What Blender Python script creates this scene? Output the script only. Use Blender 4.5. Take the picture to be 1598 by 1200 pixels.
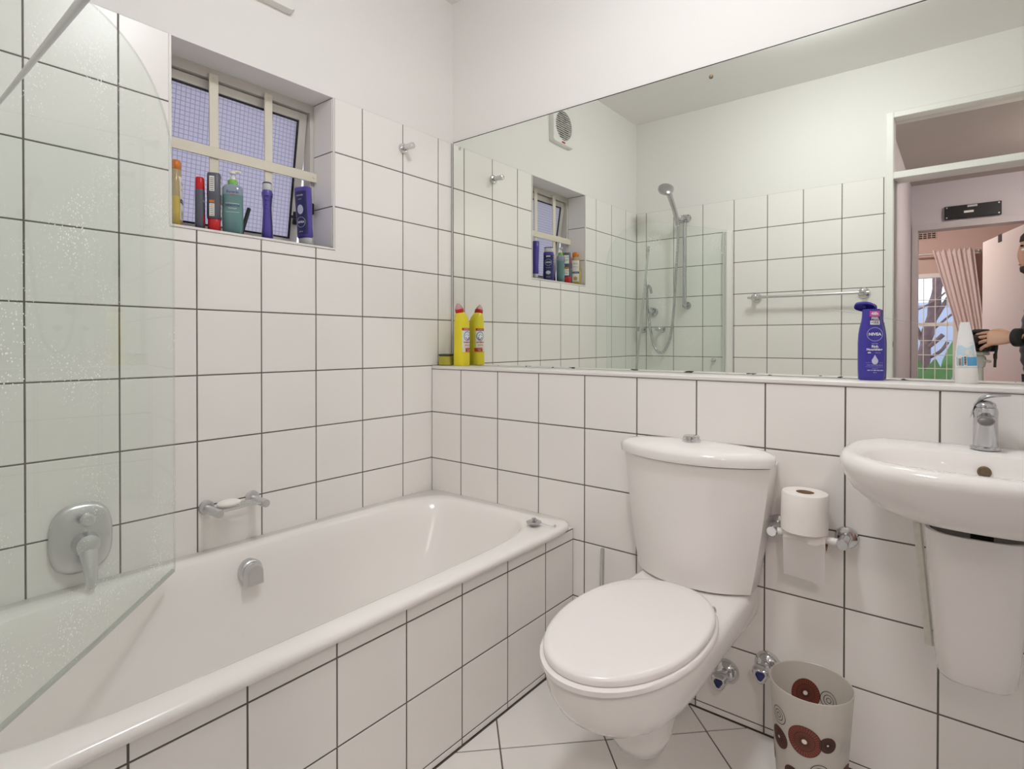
import bpy, bmesh, math, random
from mathutils import Vector, Matrix
random.seed(7)
for o in list(bpy.data.objects): bpy.data.objects.remove(o, do_unlink=True)
S = bpy.context.scene
COL = S.collection
PI = math.pi
sin, cos = math.sin, math.cos

# ------------------------------------------------------------------ camera
FPX = 882.92
yaw, pit, rol = -0.66580, -0.0077, 0.00126
f_ = Vector((sin(yaw)*cos(pit), cos(yaw)*cos(pit), sin(pit)))
r0 = Vector((cos(yaw), -sin(yaw), 0)); u0 = r0.cross(f_)
r_ = cos(rol)*r0 + sin(rol)*u0
u_ = -sin(rol)*r0 + cos(rol)*u0
CAM = Vector((1.817, -1.705, 1.121))
cd = bpy.data.cameras.new('camera'); cam = bpy.data.objects.new('viewpoint', cd); COL.objects.link(cam)
cd.sensor_fit = 'HORIZONTAL'; cd.sensor_width = 36.0
cd.lens = FPX/1598*36.0
cd.shift_x = -9.27/1598; cd.shift_y = -58.76/1598
cd.clip_start = 0.01; cd.clip_end = 100
M4 = Matrix((r_, u_, -f_)).transposed().to_4x4(); M4.translation = CAM
cam.matrix_world = M4
S.camera = cam

# ------------------------------------------------------------------ world, exposure, lights
W = bpy.data.worlds.new('sky'); S.world = W; W.use_nodes = True
bg = W.node_tree.nodes['Background']
bg.inputs[0].default_value = (0.74, 0.77, 0.95, 1); bg.inputs[1].default_value = 2.6
S.view_settings.view_transform = 'Standard'; S.view_settings.look = 'None'
S.view_settings.gamma = 1.0; S.view_settings.use_curve_mapping = False
S.view_settings.exposure = 0.0
S.cycles.max_bounces = 16; S.cycles.diffuse_bounces = 8; S.cycles.glossy_bounces = 6; S.cycles.transparent_max_bounces = 24
LAMP_POWER = 66.0          # bathroom ceiling light (emission strength of its glass dome)
LOBBY_POWER = 185.0
BED_FILL_POWER = 100.0

# ------------------------------------------------------------------ materials
def nt(m): return m.node_tree.nodes, m.node_tree.links
def mat(name, col, rough=0.5, metal=0.0, spec=0.5, trans=0.0, ior=1.45, coat=0.0, sss=0.0, noise=0.0, nscale=8.0, bump=0.0, bscale=30.0, emit=None, estr=0.0, alpha=1.0):
    m = bpy.data.materials.new(name); m.use_nodes = True
    N, L = nt(m); b = N['Principled BSDF']
    b.inputs['Base Color'].default_value = (*col, 1)
    b.inputs['Roughness'].default_value = rough; b.inputs['Metallic'].default_value = metal
    b.inputs['Specular IOR Level'].default_value = spec
    b.inputs['Transmission Weight'].default_value = trans; b.inputs['IOR'].default_value = ior
    b.inputs['Coat Weight'].default_value = coat; b.inputs['Alpha'].default_value = alpha
    if sss: b.inputs['Subsurface Weight'].default_value = sss; b.inputs['Subsurface Radius'].default_value = (.01,.006,.004)
    if emit: b.inputs['Emission Color'].default_value = (*emit, 1); b.inputs['Emission Strength'].default_value = estr
    tc = None
    if noise or bump:
        tc = N.new('ShaderNodeTexCoord')
    if noise:
        n = N.new('ShaderNodeTexNoise'); n.inputs['Scale'].default_value = nscale; n.inputs['Detail'].default_value = 4
        L.new(tc.outputs['Object'], n.inputs['Vector'])
        mx = N.new('ShaderNodeMix'); mx.data_type = 'RGBA'
        mx.inputs[6].default_value = (*[c*(1-noise) for c in col], 1); mx.inputs[7].default_value = (*[min(1, c*(1+noise*.6)) for c in col], 1)
        L.new(n.outputs['Fac'], mx.inputs[0]); L.new(mx.outputs[2], b.inputs['Base Color'])
    if bump:
        n2 = N.new('ShaderNodeTexNoise'); n2.inputs['Scale'].default_value = bscale; n2.inputs['Detail'].default_value = 3
        L.new(tc.outputs['Object'], n2.inputs['Vector'])
        bp = N.new('ShaderNodeBump'); bp.inputs['Strength'].default_value = bump; bp.inputs['Distance'].default_value = 0.002
        L.new(n2.outputs['Fac'], bp.inputs['Height']); L.new(bp.outputs[0], b.inputs['Normal'])
    return m

MT = {}
MT['tile'] = mat('white_glazed_tile', (.86, .835, .81), .28, spec=.45)
def tile_var(m, amt):
    N, L = nt(m); b = N['Principled BSDF']; base = b.inputs['Base Color'].default_value[:3]
    oi = N.new('ShaderNodeObjectInfo'); mx = N.new('ShaderNodeMix'); mx.data_type = 'RGBA'
    mx.inputs[6].default_value = (*[c*(1-amt) for c in base], 1); mx.inputs[7].default_value = (*[min(1, c*(1+amt)) for c in base], 1)
    L.new(oi.outputs['Random'], mx.inputs[0]); L.new(mx.outputs[2], b.inputs['Base Color'])
tile_var(MT['tile'], .012)
MT['floor_tile'] = mat('white_floor_tile', (.79, .76, .735), .35, spec=.4); tile_var(MT['floor_tile'], .02)
MT['grout'] = mat('dark_grout', (.15, .13, .115), .9, noise=.35, nscale=22)
MT['plaster'] = mat('white_plaster', (.83, .812, .795), .75, spec=.2, bump=.15, bscale=40)
MT['ceiling'] = mat('ceiling_paint', (.86, .845, .825), .8, spec=.2)
MT['paint'] = mat('white_gloss_paint', (.80, .79, .76), .35)
MT['trimw'] = mat('white_plastic_trim', (.80, .77, .745), .3)
MT['enamel'] = mat('white_bath_enamel', (.865, .835, .81), .16, spec=.5)
MT['ceramic'] = mat('white_sanitary_ceramic', (.85, .82, .80), .10, spec=.55)
MT['seat'] = mat('white_seat_plastic', (.86, .82, .81), .22)
MT['chrome'] = mat('polished_chrome', (.68, .68, .69), .10, metal=1)
MT['tapchrome'] = mat('tap_chrome', (.56, .56, .58), .14, metal=1)
MT['outlet'] = mat('grey_aerator', (.16, .155, .15), .4, metal=.5)
MT['satin'] = mat('satin_chrome', (.66, .66, .67), .32, metal=1)
MT['steel'] = mat('steel_rods', (.62, .62, .62), .22, metal=1)
MT['dark'] = mat('painted_cavity_shade', (.02, .018, .016), .8)  # near-black colour standing in for shade inside gaps and openings
MT['black'] = mat('black_plastic', (.015, .015, .017), .4)
MT['rubber'] = mat('black_rubber', (.02, .02, .02), .7)
MT['cream'] = mat('cream_painted_steel', (.74, .69, .58), .45, noise=.05, nscale=20)
MT['alu'] = mat('aluminium_frame', (.62, .595, .55), .45, metal=.25)
MT['paper'] = mat('tissue_paper', (.86, .82, .79), .95, spec=.1, bump=.25, bscale=60)
MT['card'] = mat('brown_card_core', (.36, .24, .15), .9)
MT['soap'] = mat('white_soap', (.88, .85, .81), .4, sss=.2)
MT['pvc'] = mat('white_pvc', (.80, .79, .76), .35)
MT['pink'] = mat('pink_wall_paint', (.62, .46, .42), .85, spec=.2)
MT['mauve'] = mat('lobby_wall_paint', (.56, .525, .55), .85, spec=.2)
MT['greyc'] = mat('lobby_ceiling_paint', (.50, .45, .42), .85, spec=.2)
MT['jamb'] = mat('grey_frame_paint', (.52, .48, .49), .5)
MT['leaf_w'] = mat('door_leaf_paint', (.62, .555, .55), .5)
MT['wood'] = mat('brown_floorboards', (.25, .15, .09), .5, noise=.3, nscale=12)
MT['curtain'] = mat('pink_curtain_cloth', (.74, .63, .62), .9, spec=.1, bump=.1, bscale=200)
MT['blue'] = mat('deep_blue_plastic', (.055, .045, .34), .28, spec=.5)
MT['blue2'] = mat('violet_blue_plastic', (.085, .06, .33), .28)
MT['bluedk'] = mat('navy_printed_label', (.03, .03, .12), .3)
MT['white'] = mat('white_print', (.85, .85, .86), .5)
MT['silver'] = mat('silver_print', (.55, .57, .72), .4)
MT['magenta'] = mat('magenta_print', (.62, .10, .35), .4)
MT['yellow'] = mat('yellow_plastic', (.80, .68, .03), .3, sss=.15)
MT['red'] = mat('red_plastic', (.55, .015, .02), .3)
MT['redp'] = mat('red_print', (.50, .03, .03), .5)
MT['labelw'] = mat('pale_label_paper', (.78, .76, .72), .5)
MT['bluep'] = mat('blue_print', (.22, .33, .55), .5)
MT['navy'] = mat('navy_print', (.03, .04, .15), .5)
MT['pinkcap'] = mat('translucent_pink_cap', (.88, .55, .57), .25, trans=.5)
MT['sponge'] = mat('yellow_green_sponge', (.42, .38, .06), .95, bump=.8, bscale=200, noise=.3, nscale=40)
MT['scour'] = mat('dark_green_scourer', (.05, .07, .04), .95, bump=.8, bscale=400)
MT['greyb'] = mat('slate_grey_plastic', (.095, .10, .13), .38)
MT['orange'] = mat('orange_amber_cap', (.60, .18, .02), .25)
MT['shampoo'] = mat('golden_shampoo', (.72, .55, .12), .2, trans=.25)
MT['shampoo2'] = mat('empty_amber_bottle', (.52, .42, .22), .2, trans=.25)
MT['gel'] = mat('teal_gel', (.19, .36, .35), .12, trans=.35)
MT['gelclear'] = mat('clear_blue_plastic', (.42, .50, .58), .12, trans=.5)
MT['green'] = mat('green_collar', (.22, .50, .10), .4)
MT['capgrey'] = mat('pale_grey_cap', (.62, .62, .62), .35)
MT['tubeblue'] = mat('tube_blue_print', (.10, .36, .62), .4)
MT['tubelt'] = mat('tube_light_blue_print', (.55, .72, .82), .4)
MT['skin'] = mat('skin', (.62, .36, .26), .5, sss=.15, noise=.08, nscale=30)
MT['hair'] = mat('dark_brown_hair', (.035, .024, .018), .6, bump=.6, bscale=150)
MT['jacket'] = mat('black_puffer_cloth', (.018, .018, .022), .42)
MT['trouser'] = mat('dark_blue_trousers', (.03, .035, .06), .9)
MT['bark'] = mat('purple_brown_bark', (.26, .19, .21), .9, noise=.55, nscale=14, bump=.8, bscale=30)
MT['plant'] = mat('green_leaf', (.20, .50, .20), .4, noise=.25, nscale=9)
MT['garden'] = mat('pale_blue_garden_wall', (.60, .72, .93), .9)
MT['earth'] = mat('garden_soil', (.16, .12, .09), .95, noise=.4)
MT['brown'] = mat('rust_brown_print', (.23, .055, .035), .5)
MT['brown2'] = mat('dark_brown_print', (.13, .04, .03), .5)
MT['ink'] = mat('black_print', (.02, .015, .012), .5)
MT['sealant'] = mat('old_sealant', (.80, .78, .70), .7, noise=.15, nscale=60)
MT['lens'] = mat('lens_glass', (.01, .01, .02), .05)
MT['tripod'] = mat('pale_grey_metal', (.62, .61, .58), .4)
MT['brass'] = mat('corroded_brass', (.22, .16, .10), .5, metal=.6, noise=.4, nscale=200)
MT['blade'] = mat('grey_fan_blades', (.22, .20, .17), .6)

def mirror_mat():
    m = bpy.data.materials.new('mirror_silver'); m.use_nodes = True; N, L = nt(m)
    b = N['Principled BSDF']; b.inputs['Metallic'].default_value = 1; b.inputs['Roughness'].default_value = 0.0
    b.inputs['Base Color'].default_value = (.87, .90, .85, 1)
    # small black desilvering spots along the bottom edge
    tc = N.new('ShaderNodeTexCoord'); sp = N.new('ShaderNodeSeparateXYZ'); L.new(tc.outputs['Object'], sp.inputs[0])
    n = N.new('ShaderNodeTexNoise'); n.inputs['Scale'].default_value = 34; n.inputs['Detail'].default_value = 2
    mp = N.new('ShaderNodeMapping'); mp.inputs['Scale'].default_value = (.6, 1, 1.6); L.new(tc.outputs['Object'], mp.inputs[0]); L.new(mp.outputs[0], n.inputs['Vector'])
    r = N.new('ShaderNodeMapRange'); r.inputs[1].default_value = .014; r.inputs[2].default_value = .004; r.inputs[3].default_value = 0; r.inputs[4].default_value = 1; L.new(sp.outputs[2], r.inputs[0])
    mul = N.new('ShaderNodeMath'); mul.operation = 'MULTIPLY'; L.new(n.outputs['Fac'], mul.inputs[0]); L.new(r.outputs[0], mul.inputs[1])
    gt = N.new('ShaderNodeMath'); gt.operation = 'GREATER_THAN'; gt.inputs[1].default_value = .60; L.new(mul.outputs[0], gt.inputs[0])
    d = N.new('ShaderNodeBsdfDiffuse'); d.inputs[0].default_value = (.06, .055, .05, 1)
    mx = N.new('ShaderNodeMixShader'); L.new(gt.outputs[0], mx.inputs[0]); L.new(b.outputs[0], mx.inputs[1]); L.new(d.outputs[0], mx.inputs[2])
    L.new(mx.outputs[0], N['Material Output'].inputs[0]); return m
MT['mirror'] = mirror_mat()

def clear_glass(name, tint, drops=False):
    m = bpy.data.materials.new(name); m.use_nodes = True; N, L = nt(m); N.remove(N['Principled BSDF'])
    t = N.new('ShaderNodeBsdfTransparent'); t.inputs[0].default_value = (*tint, 1)
    g = N.new('ShaderNodeBsdfGlossy'); g.inputs['Roughness'].default_value = .02
    lw = N.new('ShaderNodeLayerWeight'); lw.inputs[0].default_value = .5
    pw = N.new('ShaderNodeMath'); pw.operation = 'POWER'; pw.inputs[1].default_value = 5; L.new(lw.outputs['Facing'], pw.inputs[0])
    fr = N.new('ShaderNodeMath'); fr.operation = 'MULTIPLY_ADD'; fr.inputs[1].default_value = .9; fr.inputs[2].default_value = .035; L.new(pw.outputs[0], fr.inputs[0])
    mx = N.new('ShaderNodeMixShader'); L.new(fr.outputs[0], mx.inputs[0]); L.new(t.outputs[0], mx.inputs[1]); L.new(g.outputs[0], mx.inputs[2])
    out = mx
    if drops:
        # dried water drops: tiny scattering dots, denser in the lower left
        tc = N.new('ShaderNodeTexCoord')
        v = N.new('ShaderNodeTexVoronoi'); v.inputs['Scale'].default_value = 125; L.new(tc.outputs['Object'], v.inputs['Vector'])
        n = N.new('ShaderNodeTexNoise'); n.inputs['Scale'].default_value = 5; L.new(tc.outputs['Object'], n.inputs['Vector'])
        lt = N.new('ShaderNodeMath'); lt.operation = 'LESS_THAN'; L.new(v.outputs['Distance'], lt.inputs[0])
        r = N.new('ShaderNodeMapRange'); r.inputs[1].default_value = .40; r.inputs[2].default_value = .72; r.inputs[3].default_value = 0; r.inputs[4].default_value = .27
        L.new(n.outputs['Fac'], r.inputs[0]); L.new(r.outputs[0], lt.inputs[1])
        d = N.new('ShaderNodeBsdfDiffuse'); d.inputs[0].default_value = (.95, .95, .94, 1)
        sc = N.new('ShaderNodeMath'); sc.operation = 'MULTIPLY'; sc.inputs[1].default_value = 1.0; L.new(lt.outputs[0], sc.inputs[0])
        m2 = N.new('ShaderNodeMixShader'); L.new(sc.outputs[0], m2.inputs[0]); L.new(mx.outputs[0], m2.inputs[1]); L.new(d.outputs[0], m2.inputs[2]); out = m2
    L.new(out.outputs[0], N['Material Output'].inputs[0]); return m
MT['glass'] = clear_glass('green_tinted_screen_glass', (.972, .995, .982), True)
MT['pane'] = clear_glass('clear_pane_glass', (.97, .97, .96))
MT['glassedge'] = mat('cut_glass_edge', (.50, .51, .48), .25)
MT['glassedge2'] = mat('polished_glass_edge', (.45, .50, .45), .2, alpha=.22)

def obscure_glass():
    m = bpy.data.materials.new('obscure_square_pattern_glass'); m.use_nodes = True; N, L = nt(m); N.remove(N['Principled BSDF'])
    tc = N.new('ShaderNodeTexCoord'); sp = N.new('ShaderNodeSeparateXYZ'); L.new(tc.outputs['Object'], sp.inputs[0])
    def line(o):
        a = N.new('ShaderNodeMath'); a.operation = 'MULTIPLY'; a.inputs[1].default_value = 1/.0145; L.new(o, a.inputs[0])
        b = N.new('ShaderNodeMath'); b.operation = 'PINGPONG'; b.inputs[1].default_value = .5; L.new(a.outputs[0], b.inputs[0])
        c = N.new('ShaderNodeMapRange'); c.inputs[1].default_value = 0; c.inputs[2].default_value = .10; c.inputs[3].default_value = 0; c.inputs[4].default_value = 1
        L.new(b.outputs[0], c.inputs[0]); return c.outputs[0]
    mn = N.new('ShaderNodeMath'); mn.operation = 'MINIMUM'; L.new(line(sp.outputs[1]), mn.inputs[0]); L.new(line(sp.outputs[2]), mn.inputs[1])
    n = N.new('ShaderNodeTexNoise'); n.inputs['Scale'].default_value = 420; L.new(tc.outputs['Object'], n.inputs['Vector'])
    ad = N.new('ShaderNodeMath'); ad.operation = 'MULTIPLY_ADD'; ad.inputs[1].default_value = .5; L.new(n.outputs['Fac'], ad.inputs[0]); L.new(mn.outputs[0], ad.inputs[2])
    bp = N.new('ShaderNodeBump'); bp.inputs['Strength'].default_value = .6; bp.inputs['Distance'].default_value = .002; L.new(ad.outputs[0], bp.inputs['Height'])
    mx = N.new('ShaderNodeMix'); mx.data_type = 'RGBA'; mx.inputs[6].default_value = (.285, .28, .375, 1); mx.inputs[7].default_value = (.53, .51, .52, 1); L.new(mn.outputs[0], mx.inputs[0])
    t = N.new('ShaderNodeBsdfTranslucent'); L.new(mx.outputs[2], t.inputs[0]); L.new(bp.outputs[0], t.inputs[1])
    g = N.new('ShaderNodeBsdfGlossy'); g.inputs['Roughness'].default_value = .2; L.new(bp.outputs[0], g.inputs['Normal'])
    s = N.new('ShaderNodeMixShader'); s.inputs[0].default_value = .06; L.new(t.outputs[0], s.inputs[1]); L.new(g.outputs[0], s.inputs[2])
    L.new(s.outputs[0], N['Material Output'].inputs[0]); return m
MT['obscure'] = obscure_glass()

def frosted(name, col, tr, alpha):
    m = bpy.data.materials.new(name); m.use_nodes = True; N, L = nt(m); N.remove(N['Principled BSDF'])
    d = N.new('ShaderNodeBsdfDiffuse'); d.inputs[0].default_value = (*col, 1)
    t = N.new('ShaderNodeBsdfTranslucent'); t.inputs[0].default_value = (*col, 1)
    g = N.new('ShaderNodeBsdfGlossy'); g.inputs['Roughness'].default_value = .3
    tp = N.new('ShaderNodeBsdfTransparent')
    a = N.new('ShaderNodeMixShader'); a.inputs[0].default_value = tr; L.new(d.outputs[0], a.inputs[1]); L.new(t.outputs[0], a.inputs[2])
    b = N.new('ShaderNodeMixShader'); b.inputs[0].default_value = .05; L.new(a.outputs[0], b.inputs[1]); L.new(g.outputs[0], b.inputs[2])
    c = N.new('ShaderNodeMixShader'); c.inputs[0].default_value = alpha; L.new(b.outputs[0], c.inputs[1]); L.new(tp.outputs[0], c.inputs[2])
    L.new(c.outputs[0], N['Material Output'].inputs[0]); return m
MT['frost'] = frosted('frosted_bin_plastic', (.78, .75, .70), .4, .16)
MT['tissue'] = frosted('single_tissue_sheet', (.84, .81, .79), .35, .0)

def emitter(name, col, s):
    m = bpy.data.materials.new(name); m.use_nodes = True; N, L = nt(m); N.remove(N['Principled BSDF'])
    e = N.new('ShaderNodeEmission'); e.inputs[0].default_value = (*col, 1); e.inputs[1].default_value = s
    L.new(e.outputs[0], N['Material Output'].inputs[0]); return m

# ------------------------------------------------------------------ mesh helpers
class MB:
    def __init__(s): s.v = []; s.f = []; s.m = []
    def add(s, vs, fs, mi=0):
        o = len(s.v); s.v += [tuple(p) for p in vs]
        for f in fs: s.f.append(tuple(i+o for i in f)); s.m.append(mi)
        return s
    def xf(s, M, start=0):
        s.v[start:] = [tuple(M @ Vector(p)) for p in s.v[start:]]; return s
    def join(s, other, M=None, mi=None):
        vs = other.v if M is None else [tuple(M @ Vector(p)) for p in other.v]
        o = len(s.v); s.v += vs
        for f, k in zip(other.f, other.m): s.f.append(tuple(i+o for i in f)); s.m.append(k if mi is None else mi)
        return s
    def box(s, x0, x1, y0, y1, z0, z1, b=0.0, mi=0):
        if b <= 0:
            vs = [(x, y, z) for z in (z0, z1) for y in (y0, y1) for x in (x0, x1)]
            return s.add(vs, [(0,2,3,1),(4,5,7,6),(0,1,5,4),(2,6,7,3),(0,4,6,2),(1,3,7,5)], mi)
        rings = []
        for z, i in ((z0, b), (z0+b, 0), (z1-b, 0), (z1, b)):
            X0, X1, Y0, Y1 = x0+i, x1-i, y0+i, y1-i
            rings.append([(X0+b,Y0,z),(X1-b,Y0,z),(X1,Y0+b,z),(X1,Y1-b,z),(X1-b,Y1,z),(X0+b,Y1,z),(X0,Y1-b,z),(X0,Y0+b,z)])
        return s.loft(rings, mi=mi)
    def loft(s, rings, c0=True, c1=True, closed=True, mi=0):
        n = len(rings[0]); o = len(s.v)
        for r in rings: s.v += [tuple(p) for p in r]
        for k in range(len(rings)-1):
            for i in range(n if closed else n-1):
                j = (i+1) % n; a = o+k*n
                s.f.append((a+i, a+j, a+n+j, a+n+i)); s.m.append(mi)
        if c0: s.f.append(tuple(o+i for i in reversed(range(n)))); s.m.append(mi)
        if c1: s.f.append(tuple(o+(len(rings)-1)*n+i for i in range(n))); s.m.append(mi)
        return s
    def lathe(s, prof, n=24, c=(0,0,0), axis='z', c0=True, c1=True, mi=0):
        rings = []
        for r, h in prof:
            ring = []
            for i in range(n):
                a = 2*PI*i/n; x, y = r*cos(a), r*sin(a)
                if axis == 'z': p = (c[0]+x, c[1]+y, c[2]+h)
                elif axis == 'x': p = (c[0]+h, c[1]+x, c[2]+y)
                else: p = (c[0]+y, c[1]+h, c[2]+x)
                ring.append(p)
            rings.append(ring)
        return s.loft(rings, c0, c1, mi=mi)
    def tube(s, pts, r, n=10, mi=0, caps=True):
        P = [Vector(p) for p in pts]; rad = r if isinstance(r, (list, tuple)) else [r]*len(P)
        rings = []; prev = None
        for i, p in enumerate(P):
            t = (P[min(i+1, len(P)-1)] - P[max(i-1, 0)]).normalized()
            if prev is None:
                a = Vector((0,0,1)) if abs(t.z) < .9 else Vector((1,0,0)); nrm = t.cross(a).normalized()
            else:
                nrm = (prev - t*prev.dot(t)).normalized()
            prev = nrm; b = t.cross(nrm)
            rings.append([p + rad[i]*(cos(2*PI*k/n)*nrm + sin(2*PI*k/n)*b) for k in range(n)])
        return s.loft(rings, caps, caps, mi=mi)
    def ball(s, c, rx, ry=None, rz=None, n=16, m=10, mi=0):
        ry = ry or rx; rz = rz or rx; rings = []
        for k in range(1, m):
            a = PI*k/m
            rings.append([(c[0]+rx*sin(a)*cos(2*PI*i/n), c[1]+ry*sin(a)*sin(2*PI*i/n), c[2]-rz*cos(a)) for i in range(n)])
        return s.loft(rings, mi=mi)

def smooth_path(pts, n=8):
    P = [Vector(p) for p in pts]; out = []
    for i in range(len(P)-1):
        p0, p1, p2, p3 = P[max(i-1,0)], P[i], P[i+1], P[min(i+2,len(P)-1)]
        for k in range(n):
            t = k/n
            out.append(.5*((2*p1)+(-p0+p2)*t+(2*p0-5*p1+4*p2-p3)*t*t+(-p0+3*p1-3*p2+p3)*t**3))
    out.append(P[-1]); return out

def sell(cx, cy, a, b, z, n=40, e=2.0, ef=None):
    """superellipse ring; e exponent (back half may use ef)"""
    r = []
    for i in range(n):
        t = 2*PI*i/n; c, s = cos(t), sin(t)
        k = e if (s <= 0 or ef is None) else ef
        r.append((cx + a*math.copysign(abs(c)**(2/k), c), cy + b*math.copysign(abs(s)**(2/k), s), z))
    return r

def mk(name, mb, m, parent=None, smooth=True, loc=None, rot=None, ang=38):
    if isinstance(mb, MB):
        me = bpy.data.meshes.new(name); me.from_pydata(mb.v, [], mb.f)
        ms = m if isinstance(m, (list, tuple)) else [m]
        for x in ms: me.materials.append(MT[x] if isinstance(x, str) else x)
        for p, k in zip(me.polygons, mb.m): p.material_index = min(k, len(ms)-1)
        bm = bmesh.new(); bm.from_mesh(me); bmesh.ops.recalc_face_normals(bm, faces=bm.faces); bm.to_mesh(me); bm.free()
        if smooth:
            for p in me.polygons: p.use_smooth = True
            me.set_sharp_from_angle(angle=math.radians(ang))
    else: me = mb
    o = bpy.data.objects.new(name, me); COL.objects.link(o)
    if parent: o.parent = parent
    if loc: o.location = loc
    if rot: o.rotation_euler = rot
    return o

def thing(name, label, cat, loc=(0,0,0), rot=(0,0,0), group=None):
    o = bpy.data.objects.new(name, None); COL.objects.link(o); o.location = loc; o.rotation_euler = rot
    o.empty_display_size = .05
    o['label'] = label; o['category'] = cat
    if group: o['group'] = group
    return o
def struct(name, mb, m, parent=None, **k):
    o = mk(name, mb, m, parent, **k)
    if not parent: o['kind'] = 'structure'
    return o
def struct_empty(name, loc=(0,0,0)):
    o = bpy.data.objects.new(name, None); COL.objects.link(o); o.location = loc; o['kind'] = 'structure'; return o

def text_mb(s, size, cx=0, cz=0, bold=0.0):
    """flat lettering in the XZ plane, centred"""
    cu = bpy.data.curves.new('t', 'FONT'); cu.body = s; cu.size = size; cu.align_x = 'CENTER'; cu.align_y = 'CENTER'; cu.offset = bold; cu.resolution_u = 2
    ob = bpy.data.objects.new('t', cu); COL.objects.link(ob)
    dg = bpy.context.evaluated_depsgraph_get(); dg.update()
    me = bpy.data.meshes.new_from_object(ob.evaluated_get(dg))
    mb = MB(); mb.add([(v.co.x+cx, 0, v.co.y+cz) for v in me.vertices], [tuple(p.vertices) for p in me.polygons])
    bpy.data.objects.remove(ob, do_unlink=True); bpy.data.curves.remove(cu); bpy.data.meshes.remove(me)
    return mb
def quad_mb(x0, x1, z0, z1, nx=6):
    nz = 8 if z1-z0 > .02 else 1
    mb = MB(); w = nx+1
    vs = [(x0+(x1-x0)*k/nx, 0, z0+(z1-z0)*r/nz) for r in range(nz+1) for k in range(w)]
    return mb.add(vs, [(r*w+k, r*w+k+1, (r+1)*w+k+1, (r+1)*w+k) for r in range(nz) for k in range(nx)])
def disc_mb(cx, cz, r0, r1, n=28, sq=1.0):
    mb = MB()
    if r0 <= 0:
        return mb.add([(cx, 0, cz)] + [(cx+r1*cos(2*PI*i/n), 0, cz+sq*r1*sin(2*PI*i/n)) for i in range(n)], [(0, i+1, (i+1) % n+1) for i in range(n)])
    vs = []
    for i in range(n):
        a = 2*PI*i/n; vs += [(cx+r0*cos(a), 0, cz+sq*r0*sin(a)), (cx+r1*cos(a), 0, cz+sq*r1*sin(a))]
    return mb.add(vs, [(2*i, 2*i+1, (2*i+3) % (2*n), (2*i+2) % (2*n)) for i in range(n)])
def wrap(mb, fn, eps):
    """lay a flat XZ print onto the front (-Y) surface y = fn(x, z)"""
    mb.v = [(x, fn(x, z)-eps, z) for x, y, z in mb.v]; return mb

# ------------------------------------------------------------------ tiles
def offset_poly(p, d):
    n = len(p); out = []
    for i in range(n):
        a, b, c = Vector(p[i-1]), Vector(p[i]), Vector(p[(i+1) % n])
        e1 = (b-a).normalized(); e2 = (c-b).normalized()
        n1 = Vector((-e1.y, e1.x)); n2 = Vector((-e2.y, e2.x))
        k = (n1+n2); q = k.dot(k)
        out.append(tuple(b + k*(2*d/q) if q > .05 else b+n1*d))
    return out
TC = {}
def tile_mesh(poly, mname, t=.006, ch=.0011):
    key = (tuple((round(x, 4), round(y, 4)) for x, y in poly), mname)
    if key in TC: return TC[key]
    n = len(poly); inn = offset_poly(poly, ch)
    mb = MB()
    mb.loft([[(x, y, -t) for x, y in poly], [(x, y, -ch*.6) for x, y in poly], [(x, y, 0) for x, y in inn]], c0=False)
    me = bpy.data.meshes.new('tile'); me.from_pydata(mb.v, [], mb.f); me.materials.append(MT[mname])
    TC[key] = me; return me
GAP = .0042
def put_tile(parent, frame, poly, mname='tile'):
    """poly: CCW list of (u, v) in the wall plane, frame = (origin, u, v, n)"""
    O, U, V, Nn = frame
    xs = [p[0] for p in poly]; ys = [p[1] for p in poly]
    cu, cv = (min(xs)+max(xs))/2, (min(ys)+max(ys))/2
    me = tile_mesh([(x-cu, y-cv) for x, y in poly], mname)
    o = bpy.data.objects.new('tile', me); COL.objects.link(o); o.parent = parent
    R = Matrix((U, V, Nn)).transposed()
    R = R @ Matrix.Rotation(random.uniform(-1, 1)*.0016, 3, 'X') @ Matrix.Rotation(random.uniform(-1, 1)*.0016, 3, 'Y')
    m4 = R.to_4x4(); m4.translation = O + U*cu + V*cv + Nn*random.uniform(-.00015, .00015)
    o.matrix_local = m4
    return o
def cells(joints, lo, hi):
    e = [lo] + [j for j in sorted(joints) if lo+.004 < j < hi-.004] + [hi]
    return [(a, b) for a, b in zip(e, e[1:])]
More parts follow.
